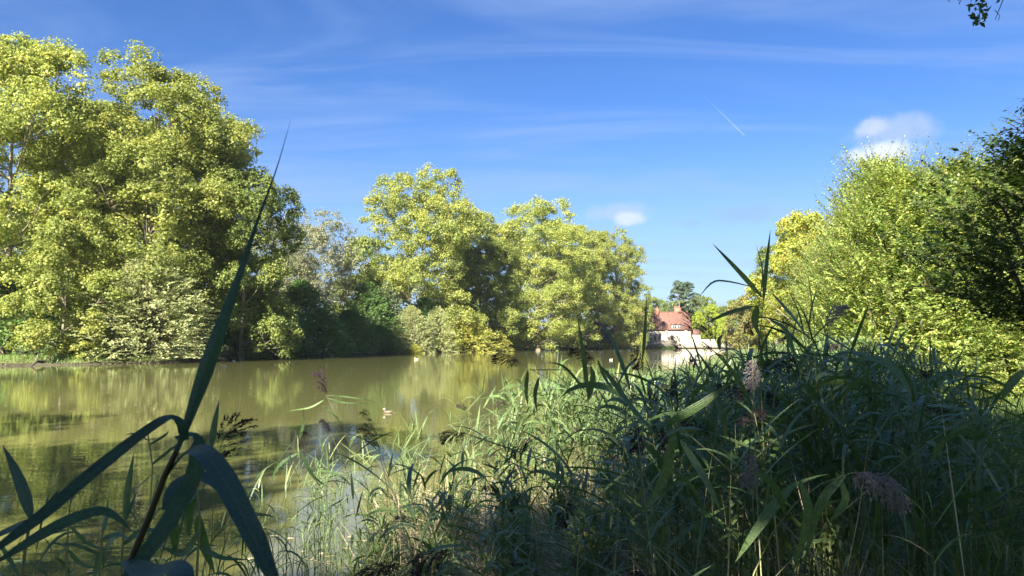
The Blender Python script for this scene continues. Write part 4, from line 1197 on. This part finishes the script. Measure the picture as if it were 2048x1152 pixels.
# ------------------------------------------------------------------ named reeds with plumes, placed where the photo shows them
def hero(label, head, tip_dir, Yd, foot, plume=0, L=.20, blades=(), nleaf=5, bw=.026, bl=.42, stalk='stalk', seed=0, r=.0042, mat='reed', cat='reed', group='reeds with drooping plumes'):
    """head: pixel where the plume leaves the stalk; foot: pixel towards which the stalk runs down"""
    rng = np.random.default_rng(900 + seed)
    h = np.array(P(*head, Yd)); f_ = np.array(P(*foot, Yd + rng.normal() * .1))
    d = unit(f_ - h); k_ = max((h[2] - max(gz(f_[0], f_[1]), -.1)) / max(-d[2], .25), .3)
    b = h + d * k_; b[2] = max(gz(b[0], b[1]), -.2)
    e = empty('reed', tuple(b), label, cat, group)
    t = np.linspace(0, 1, 9)[:, None]
    mid_ = (h + b) / 2 + np.array([(b[0] - h[0]) * .12, .05, .12 * abs(b[0] - h[0])])
    if -d[2] < .6:
        b = np.array([f_[0] + d[0] * .12, f_[1], max(gz(f_[0], f_[1]), -.2)]); mid_ = np.array([f_[0] + d[0] * .12, f_[1], f_[2] - .02]); e.location = tuple(b)
    st = b * (1 - t) ** 2 + 2 * mid_ * t * (1 - t) + h * t ** 2 - b
    link('stem', stem_mesh('reed_stem', st, r, stalk), e)
    if plume is not None:
        o = link('plume', PLUMES[plume], e); o.location = st[-1]
        a = Vector(P(head[0] + tip_dir[0], head[1] + tip_dir[1], Yd)) - Vector(h)
        fw = a.normalized(); 
        yaw = math.atan2(fw.y, fw.x); pit = math.asin(max(-1, min(1, fw.z)))
        o.rotation_euler = (0, -pit - .25, yaw); s_ = L / .20; o.scale = (s_, s_, s_)
    for i in range(nleaf):
        f = .45 + .5 * (i + .5) / nleaf
        j = f * 8; ii = min(int(j), 7); bb = st[ii] * (1 - (j - ii)) + st[ii + 1] * (j - ii)
        az = (0 if (i + seed) % 2 else math.pi) + rng.normal() * .5
        v_, q_ = ribbon(leaf_arc(bb, az, bl * rng.uniform(.7, 1.15), rng.uniform(.5, 1.2), rng.uniform(.2, 1.5), 6), bw * rng.uniform(.75, 1.15), None, .22, rng.normal() * .7, seg=8)
        link('leaf', blade_uv(mesh_np('reed_leaf', v_, q_, M[mat], True)), e)
    for pts, w_, dz in blades:
        pp = [np.array(P(px, py, Yd + dz * q_i)) - b for q_i, (px, py) in enumerate(pts)]
        v_, q_ = ribbon(pp, w_ * 1.15, (0, -.6, .8) if pts[-1][1] > pts[0][1] - 20 else (0, 1, .15), .15, .3, seg=10)
        link('leaf', blade_uv(mesh_np('reed_leaf', v_, q_, M[mat], True)), e)
    return e

H_ = [
 ('reed with a dark feathery plume alone against open water at the left rim', (652, 790), (-14, -48), 5.6, (690, 900), 1, .17,
   [([(652, 790), (700, 795), (752, 803)], .018, .02), ([(655, 796), (690, 806), (745, 806)], .018, .0), ([(648, 800), (620, 815), (575, 822)], .016, .0)], 3),
 ('reed whose thin plume points left over the water, stalk arching down to the right', (1042, 728), (-38, -14), 4.6, (1110, 790), 0, .17,
   [([(1056, 742), (1052, 780), (1056, 815)], .022, .0), ([(1078, 755), (1070, 790), (1075, 830)], .022, .0), ([(1050, 740), (1120, 740), (1160, 742)], .01, .0)], 2),
 ('reed with a dark plume nodding left before the dark wood, stalk slanting right', (1192, 726), (-34, -22), 4.4, (1290, 860), 0, .16,
   [([(1195, 720), (1215, 765), (1250, 800)], .022, .0)], 3),
 ('reed with a pale brown plume blurred before the dark bank bushes', (1222, 690), (-14, -46), 4.2, (1238, 800), 2, .14, [], 3),
 ('reed with a grey hanging plume just left of the manor reflection', (1270, 690), (6, 28), 4.0, (1262, 800), 1, .12, [([(1285, 720), (1290, 660), (1293, 590)], .016, .0)], 3),
 ('reed with a small dark plume over the pale water under the manor', (1362, 712), (-10, -30), 4.2, (1395, 800), 0, .12, [], 3),
 ('reed with a ragged dark plume right of the manor', (1420, 712), (-8, -52), 4.2, (1425, 820), 3, .17, [([(1440, 700), (1438, 680), (1447, 668)], .02, .0)], 4),
 ('reed with a narrow plume silhouetted on the right edge of the manor roof', (1382, 668), (-8, -38), 4.0, (1405, 760), 3, .13, [], 1),
 ('reed with a dark drooping plume beside the tallest reed', (1514, 622), (-16, 34), 3.6, (1520, 760), 1, .11, [], 2),
 ('reed with a thin dark plume against the yellow tree', (1568, 690), (4, -45), 4.0, (1556, 800), 3, .14, [], 3),
 ('reed with a large grey-brown plume high against the yellow-green tree', (1650, 655), (22, -42), 4.0, (1636, 800), 2, .15, [([(1640, 665), (1700, 700), (1752, 735)], .024, .0)], 4),
 ('reed with a round dark plume just under the pale far water', (1345, 755), (2, 30), 4.2, (1352, 850), 1, .10, [], 4),
 ('reed with a small rounded plume half hidden in the sunlit back of the bed', (1300, 772), (8, 30), 4.6, (1302, 860), 1, .10, [], 3),
 ('reed with a bushy round dark plume hanging at the shade edge', (1272, 842), (4, 44), 3.4, (1290, 990), 1, .13, [], 4),
 ('reed with a smaller round plume just right of the bushy one', (1322, 852), (6, 34), 3.5, (1330, 990), 1, .10, [], 3),
 ('reed whose short dark plume hangs bent left in the sunlit middle', (935, 868), (-42, 4), 4.8, (1060, 905), 1, .16, [([(935, 868), (1040, 905), (1130, 940)], .012, .0)], 2),
 ('reed with a dark plume lying among leaves in the dappled middle', (1062, 885), (-34, 18), 5.0, (1110, 980), 1, .14, [], 2),
 ('reed with a purple-grey plume hanging over the lit straw', (1145, 998), (-26, 50), 4.0, (1180, 1120), 1, .14, [], 3),
 ('reed with a small dark plume left of the one over the straw', (1048, 988), (-30, 24), 4.4, (1075, 1100), 0, .12, [], 3),
 ('reed with a pale grey rounded plume in the dark of the bed', (1500, 900), (8, 50), 3.0, (1512, 1120), 2, .13, [], 4),
 ('reed with a long heavy grey plume pointing right, low in the dark bed', (1702, 946), (92, 30), 2.9, (1500, 990), 2, .21, [([(1690, 948), (1640, 1010), (1608, 1130)], .032, .0), ([(1600, 962), (1615, 1030), (1585, 1150)], .034, .0), ([(1672, 945), (1690, 1000), (1655, 1050)], .03, .0), ([(1590, 965), (1520, 1050), (1470, 1125)], .034, .0)], 1),
 ('reed with a small plume low over the water at the left rim', (662, 868), (-12, -22), 5.4, (690, 960), 0, .12, [], 3),
 ('reed with spiky leaves and a stubby plume, second plume from the left rim', (600, 900), (4, -34), 5.0, (590, 1050), 0, .12, [([(600, 880), (606, 850), (607, 815)], .018, .0), ([(598, 905), (560, 930), (540, 965)], .024, .0), ([(602, 905), (625, 950), (655, 975)], .022, .0)], 3),
 ('reed with a brown feathery plume fanned to the right at the rim', (760, 900), (-34, -46), 4.4, (775, 980), 3, .17, [], 2),
 ('reed with a light brown plume fanned up left of the rim, blurred', (430, 940), (48, -92), 2.6, (420, 1100), 3, .20, [], 2),
 ('reed with a dark brown plume at the bottom edge in front of the straw', (905, 1100), (-70, 30), 2.9, (960, 1240), 1, .16, [], 0),
 ('reed with a dark brown plume cut by the bottom edge', (800, 1130), (-60, 20), 2.8, (860, 1260), 1, .15, [], 0),
 ('reed with a dull plume beside the water duck', (745, 846), (-18, -20), 5.6, (760, 930), 3, .12, [], 2),
 ('reed with a hanging plume before the hedge foot at the right', (1505, 715), (6, 40), 3.2, (1512, 830), 2, .13, [], 3),
]
for i, (lb, hd, td, Yd, ft, pl, L, bl_, nl_) in enumerate(H_):
    hero(lb, hd, td, Yd, ft, pl, L, bl_, nl_, seed=i)

# tallest reed without plume, a spear with two thrown-out blades
hero('tallest reed, a bare spear against the sky with blades thrown out both ways', (1527, 600), (0, 0), 3.4, (1508, 860), None, .2,
     [([(1527, 600), (1532, 540), (1541, 458)], .018, .0), ([(1524, 594), (1480, 545), (1424, 486)], .020, .0), ([(1510, 575), (1455, 563), (1425, 565), (1396, 596)], .012, .0),
      ([(1545, 588), (1590, 640), (1625, 690)], .026, .0), ([(1520, 600), (1525, 540), (1512, 488)], .006, .0),
      ([(1510, 612), (1460, 625), (1408, 648)], .022, .0), ([(1540, 640), (1570, 660), (1585, 700), (1600, 740)], .034, .0),
      ([(1515, 610), (1510, 650), (1530, 690)], .030, .0)], 0, seed=70, r=.005, stalk='stalk_dark')
hero('reed with a long pale stalk crossing towards the verge at the right', (1985, 800), (0, 0), 3.0, (1800, 985), None, .2,
     [([(2048, 740), (2020, 770), (2000, 805)], .03, .0), ([(1985, 830), (1930, 850), (1890, 875)], .02, .0), ([(1860, 925), (1890, 880), (1935, 862)], .022, .0)], 0, seed=71, r=.004)
hero('tall upright reed blade left of the manor, standing in front of the dark wood', (1178, 790), (0, 0), 3.6, (1170, 930), None, .2,
     [([(1176, 790), (1168, 720), (1155, 630)], .020, .0), ([(1176, 800), (1186, 755), (1180, 730)], .026, .0), ([(1170, 780), (1130, 735), (1098, 724)], .012, .0)], 1, seed=72)
hero('broad-leaved reed whose big blade slants across the middle of the bed', (1205, 735), (0, 0), 2.9, (1330, 880), None, .2,
     [([(1205, 735), (1260, 810), (1330, 890)], .026, .0), ([(1330, 850), (1400, 810), (1470, 760)], .03, .0), ([(1345, 870), (1330, 950), (1285, 1030)], .034, .0), ([(1360, 880), (1410, 960), (1450, 1040)], .036, .0)], 1, seed=73, mat='reed')

# the big reed close to the camera at the left
def big_reed():
    Yd = 1.0
    foot = P(225, 1230, Yd); b = np.array((foot.x, foot.y, -.1))
    e = empty('reed', tuple(b), 'huge dark reed close by at the left, its spear blade rising into the sky', 'reed')
    pts = [np.array(P(px, py, Yd)) - b for px, py in ((352, 905), (330, 950), (300, 1030), (262, 1120), (225, 1230))]
    st = np.array([(0, 0, 0), pts[4], pts[3], pts[2], pts[1], pts[0]])
    mb = MB(); mb.tube(st, [.006, .0052, .005, .0047, .0045, .004], 8)
    link('stem', mb.mesh('big_reed_stem', M['stalk_dark'], True), e)
    spear = [(340, 930), (366, 868), (392, 790), (432, 675), (474, 560), (515, 440), (552, 340), (582, 238)]
    def bl(pp, w_, prof=None, dz=None, twist=.2, side=(0, -.6, .8), fold=.2, seg=26):
        p3 = [np.array(P(px, py, Yd + (dz[i] if dz else 0))) - b for i, (px, py) in enumerate(pp)]
        v_, q_ = ribbon(p3, w_, side, fold, twist, prof, seg)
        link('leaf', blade_uv(mesh_np('big_reed_blade', v_, q_, M['reed_blue'], True)), e)
    bl(spear, .022, [(0, .3), (.12, .36), (.22, .62), (.34, 1.0), (.42, .95), (.55, .55), (.7, .24), (.85, .10), (1, .01)], [0, 0, 0, .0, .02, .05, .08, .12], .15, (0, 1, .12), fold=.35)
    bl([(372, 880), (362, 850), (342, 836), (318, 845), (262, 885), (180, 950), (85, 1030), (10, 1085), (-60, 1140)], .017, [(0, .5), (.1, .9), (.2, .75), (.35, .8), (.6, 1), (.8, .8), (1, .1)], [0, -.01, -.02, -.04, -.06, -.1, -.14, -.17, -.2], .6)
    bl([(338, 948), (372, 908), (405, 905), (440, 945), (480, 1020), (520, 1100), (560, 1190)], .029, [(0, .45), (.12, .6), (.3, .85), (.55, 1), (.8, .85), (1, .3)], [0, -.02, -.05, -.08, -.12, -.15, -.18], .25)
    bl([(352, 878), (385, 872), (398, 905), (385, 960), (340, 1040), (290, 1110), (235, 1180)], .026, [(0, .4), (.15, .6), (.4, 1), (.7, .9), (1, .5)], [.02, .04, .05, .05, .03, 0, -.03], .5)
    bl([(330, 1020), (352, 975), (395, 956), (440, 975), (478, 1030), (505, 1090), (520, 1160)], .030, None, [.1, .12, .14, .15, .15, .14, .12], .8)
    bl([(250, 1120), (300, 1150), (350, 1140), (372, 1165), (380, 1200)], .034, None, [0, -.05, -.08, -.1, -.1], .5)
big_reed()

def side_reed(label, Yd, stem, blades, mat='reed_blue', r=.0035, group='reeds close by at the lower left'):
    b3 = P(*stem[-1], Yd); b = np.array((b3.x, b3.y, -.1))
    e = empty('reed', tuple(b), label, 'reed', group)
    st = np.array([(0, 0, 0)] + [np.array(P(px, py, Yd)) - b for px, py in stem[::-1]])
    mb = MB(); mb.tube(st, np.linspace(r * 1.2, r * .7, len(st)), 6); link('stem', mb.mesh('reed_stem', M['stalk'], True), e)
    for pp, w_, tw_ in blades:
        p3 = [np.array(P(px, py, Yd + .03 * i)) - b for i, (px, py) in enumerate(pp)]
        v_, q_ = ribbon(p3, w_ * .9, (0, -.65, .75) if pp[-1][1] > pp[0][1] - 30 else (0, 1, .12), .2, tw_, None, 14)
        link('leaf', blade_uv(mesh_np('reed_blade', v_, q_, M[mat], True)), e)
side_reed('reed at the left edge with one upright dark blade and a long arching blade', 1.5, [(62, 1035), (50, 1100), (40, 1200)],
          [([(62, 1035), (35, 960), (5, 890)], .036, .2), ([(62, 1040), (20, 1060), (-40, 1085)], .02, .4), ([(60, 1045), (110, 990), (118, 965)], .008, .2)])
side_reed('reed whose blue-grey blade arches over at the lower left', 1.4, [(0, 1120), (-20, 1160), (-40, 1220)],
          [([(0, 1120), (80, 1070), (150, 1035), (205, 1022), (240, 1040), (262, 1062)], .024, .5), ([(0, 1115), (-20, 1090), (-60, 1070)], .02, .2)])
side_reed('reed with a pale lit upright blade left of the huge dark reed', 2.2, [(250, 1035), (245, 1100), (240, 1220)],
          [([(250, 1035), (256, 970), (268, 905)], .026, .2), ([(246, 1060), (215, 1095), (205, 1140)], .03, .3), ([(246, 1090), (290, 1060), (330, 1075)], .028, .4), ([(250, 1040), (262, 1010), (272, 985)], .016, .2)], 'reed')
side_reed('reed behind the huge dark reed with hanging leaves and an upright spear', 2.0, [(392, 965), (400, 1040), (395, 1120), (390, 1220)],
          [([(420, 905), (428, 850), (438, 800)], .022, .2), ([(392, 965), (380, 1030), (378, 1075)], .034, .2), ([(395, 985), (352, 1035), (350, 1120)], .036, .4), ([(398, 1030), (405, 1080), (430, 1150)], .034, .3),
           ([(400, 1060), (370, 1105), (325, 1095)], .03, .5), ([(396, 1090), (440, 1115), (500, 1120)], .02, .3), ([(420, 905), (415, 960), (395, 990)], .014, .2)], 'reed')
side_reed('thin pale reed standing in the water left of the rim, with small side leaves', 2.8, [(296, 870), (305, 930), (300, 1020), (290, 1200)],
          [([(298, 890), (330, 870), (338, 858)], .012, .2), ([(296, 880), (268, 868), (250, 870)], .010, .2), ([(303, 930), (340, 900), (356, 888)], .014, .2), ([(303, 950), (275, 975), (255, 985)], .014, .2)], 'reed')
side_reed('short reed in the water at the bottom left with crossing thin blades', 2.4, [(140, 1010), (135, 1080), (130, 1220)],
          [([(140, 1010), (146, 980), (150, 940)], .012, .2), ([(138, 1050), (180, 1090), (230, 1100)], .014, .4), ([(137, 1060), (90, 1070), (40, 1100)], .014, .4), ([(136, 1100), (165, 1130), (215, 1140)], .016, .4)], 'reed')
side_reed('dark short reed at the bottom between the arching blade and the huge reed', 2.1, [(205, 1065), (200, 1120), (195, 1220)],
          [([(205, 1065), (212, 1030), (216, 995)], .018, .2), ([(203, 1080), (235, 1070), (262, 1082)], .026, .4), ([(202, 1100), (190, 1150), (170, 1180)], .03, .3), ([(203, 1110), (150, 1090), (110, 1090)], .012, .3)], 'reed')
rgs = random.Random(21)
for i in range(44):
    px = rgs.uniform(-40, 600); Yd = rgs.uniform(2.6, 5.4); x = (px - 1024) / F_PX * Yd
    o = copy_thing(protos[1 if i % 2 else 3], (x, Yd, -.12), rgs.uniform(0, 6.28), (.62, .62, (2.32 - rgs.uniform(.19, .34) * Yd) / (1.7 if i % 2 else 1.5)), (('thin reed' if i % 2 else 'thin short-leaved reed') + ' standing in shaded water ' + next(m_ for lim, m_ in ((90, 'at the left edge'), (220, 'above the arching blue-grey blade'), (340, 'left of the huge dark stalk'), (460, 'behind the huge reed leaves'), (999, 'right of the huge reed leaves')) if px < lim)), 'thin reeds in the shaded water at the lower left', (rgs.gauss(0, .12), rgs.gauss(0, .12)))

# ------------------------------------------------------------------ ducks
def duck(label, px, py, sc, body, head, face=math.pi):
    p = P(px, py, 10); d = p - EYE; t = -EYE.z / d.z; q_ = EYE + d * t
    e = empty('duck', (q_.x, q_.y, 0.0), label, 'duck', 'ducks swimming on the lake')
    n_, m_ = 12, 10
    vv, qq = [], []
    for i in range(n_ + 1):
        u_ = i / n_; x = -.22 + .44 * u_
        r_ = .085 * math.sin(math.pi * min(.98, max(.03, u_)) ** .85) ** .6
        zc_ = .05 + .05 * max(0, .25 - u_) * 4 * .5
        for j in range(m_):
            a = 2 * math.pi * j / m_; vv.append((x, r_ * math.cos(a), zc_ + r_ * .85 * math.sin(a)))
    for i in range(n_):
        for j in range(m_): qq.append((i * m_ + j, i * m_ + (j + 1) % m_, (i + 1) * m_ + (j + 1) % m_, (i + 1) * m_ + j))
    mb = MB(); mb.add(vv, qq)
    mb.tube([(.13, 0, .08), (.17, 0, .13), (.18, 0, .19)], [.05, .032, .03], 8)
    link('body', mb.mesh('duck_body', M[body], True), e)
    hb_ = MB(); hb_.tube([(.14, 0, .205), (.16, 0, .212), (.19, 0, .215), (.225, 0, .205), (.235, 0, .2)], [.012, .034, .04, .026, .012], 10)
    hd_ = link('head', hb_.mesh('duck_head', M[head], True), e)
    b_ = MB(); b_.tube([(.225, 0, .2), (.26, 0, .193), (.285, 0, .19)], [.014, .013, .008], 8); link('bill', b_.mesh('duck_bill', M['bill'], True), hd_)
    e.rotation_euler = (0, 0, face); e.scale = (sc,) * 3
    return e
def wake(e, L=2.6):
    mb = MB()
    for sg in (-1, 1):
        mb.tube([(-.15, sg * .03, -.006), (-.8, sg * .16, -.008), (-L, sg * .42, -.012)], [.014, .012, .004], 6)
    link('wake', mb.mesh('duck_wake', M['water'], True), e)
wake(duck('brown and white duck swimming left beyond the reed rim, trailing a thin wake', 776, 826, .6, 'duck_brown', 'duck_white', math.pi + .1))
duck('small white duck on the water before the small bright bush', 833, 719, 1.0, 'duck_white', 'duck_white', math.pi)
duck('pale duck far off on the shaded water right of the golden bush', 1222, 720, .9, 'duck_white', 'duck_brown', 0)
duck('tiny pale duck close under the dark bushes of the shaded recess', 468, 722.5, .7, 'duck_white', 'duck_brown', .3)

# ------------------------------------------------------------------ floating leaves and fallen branches
def floaters():
    rng = np.random.default_rng(5); N = 900
    y = 7 + 75 * rng.uniform(0, 1, N) ** 1.5; x = (rng.uniform(-60, 1050, N) - 1024) / F_PX * y
    cl = np.sin(x * .35 + 2 * np.sin(y * .11)) + np.cos(y * .21 + x * .05); ok = (lake_sd(x, y) < -.3) & (cl > .2)
    x, y = x[ok], y[ok]; n_ = len(x); a = rng.uniform(0, 6.28, n_)
    v_, q_ = leaves(rng, np.stack([x, y, np.full(n_, .006)], 1), np.stack([np.cos(a), np.sin(a), 0 * a], 1), np.tile(np.array([[0, 0, 1.]]), (n_, 1)) + rng.normal(size=(n_, 3)) * .05, rng.uniform(.04, .11, n_), .8, .04)
    link('floating_leaves', mesh_np('floating_leaves', v_, q_, M['straw']), kind='stuff', label='small fallen leaves floating in loose drifts on the lake', cat='leaves')
floaters()
def fallen(px, Yd, L, az, label, seed):
    rng = np.random.default_rng(seed); p = gat(px, Yd)
    e = empty('fallen_branch', (p.x, p.y, .1), label, 'branch', 'dead branches at the far water edge')
    mb = MB(); d = np.array([math.cos(az), math.sin(az), 0])
    pts = [np.array([0, 0, .25]), d * L * .5 + (0, 0, .35 + .1 * rng.normal()), d * L + (0, 0, -.15)]
    mb.tube(pts, [.16, .11, .04], 7)
    for i in range(6):
        f = rng.uniform(.2, .9); b = d * L * f + np.array([0, 0, .3]); t_ = b + rng.normal(size=3) * .7 * np.array([1, 1, .5]) + (0, 0, .5)
        mb.tube([b, (b + t_) / 2 + rng.normal(size=3) * .08, t_], [.04, .025, .01], 5)
    link('limb', mb.mesh('fallen_limb', M['bark_dark'], True), e)
for i, (px, Yd, L, az, lb) in enumerate([(90, 68, 3.2, -1.3, 'dead branch in the water below the young yellow plane tree'), (455, 88, 4.0, -1.0, 'dead branch reaching into the water right of the pale round bush'),
        (560, 101, 3.5, -1.8, 'dead branch low on the shaded recess bank'), (668, 115, 3.5, -1.2, 'dead branch beside the grassy landing'), (890, 158, 4.5, -1.6, 'dead branch under the golden bushes'), (1110, 208, 5.0, -1.3, 'dead branch under the dark skirts of the middle trees')]):
    fallen(px, Yd, L, az, lb, 600 + i)

# ------------------------------------------------------------------ thin autumn haze over lake and park
hz = bpy.data.materials.new('haze'); hz.use_nodes = True; hz.node_tree.nodes.clear()
pv = nd(hz.node_tree.nodes, 'ShaderNodeVolumePrincipled'); pv.inputs['Density'].default_value = 0.00012
pv.inputs['Color'].default_value = (.86, .93, 1.0, 1); pv.inputs['Anisotropy'].default_value = .2
o = nd(hz.node_tree.nodes, 'ShaderNodeOutputMaterial'); hz.node_tree.links.new(pv.outputs[0], o.inputs['Volume'])
hb_ = MB(); hb_.box(-2600, -2600, -2.5, 2600, 4200, 48)
link('haze', hb_.mesh('haze', hz), kind='stuff', label='thin pale air over the lake and the far trees', cat='haze')
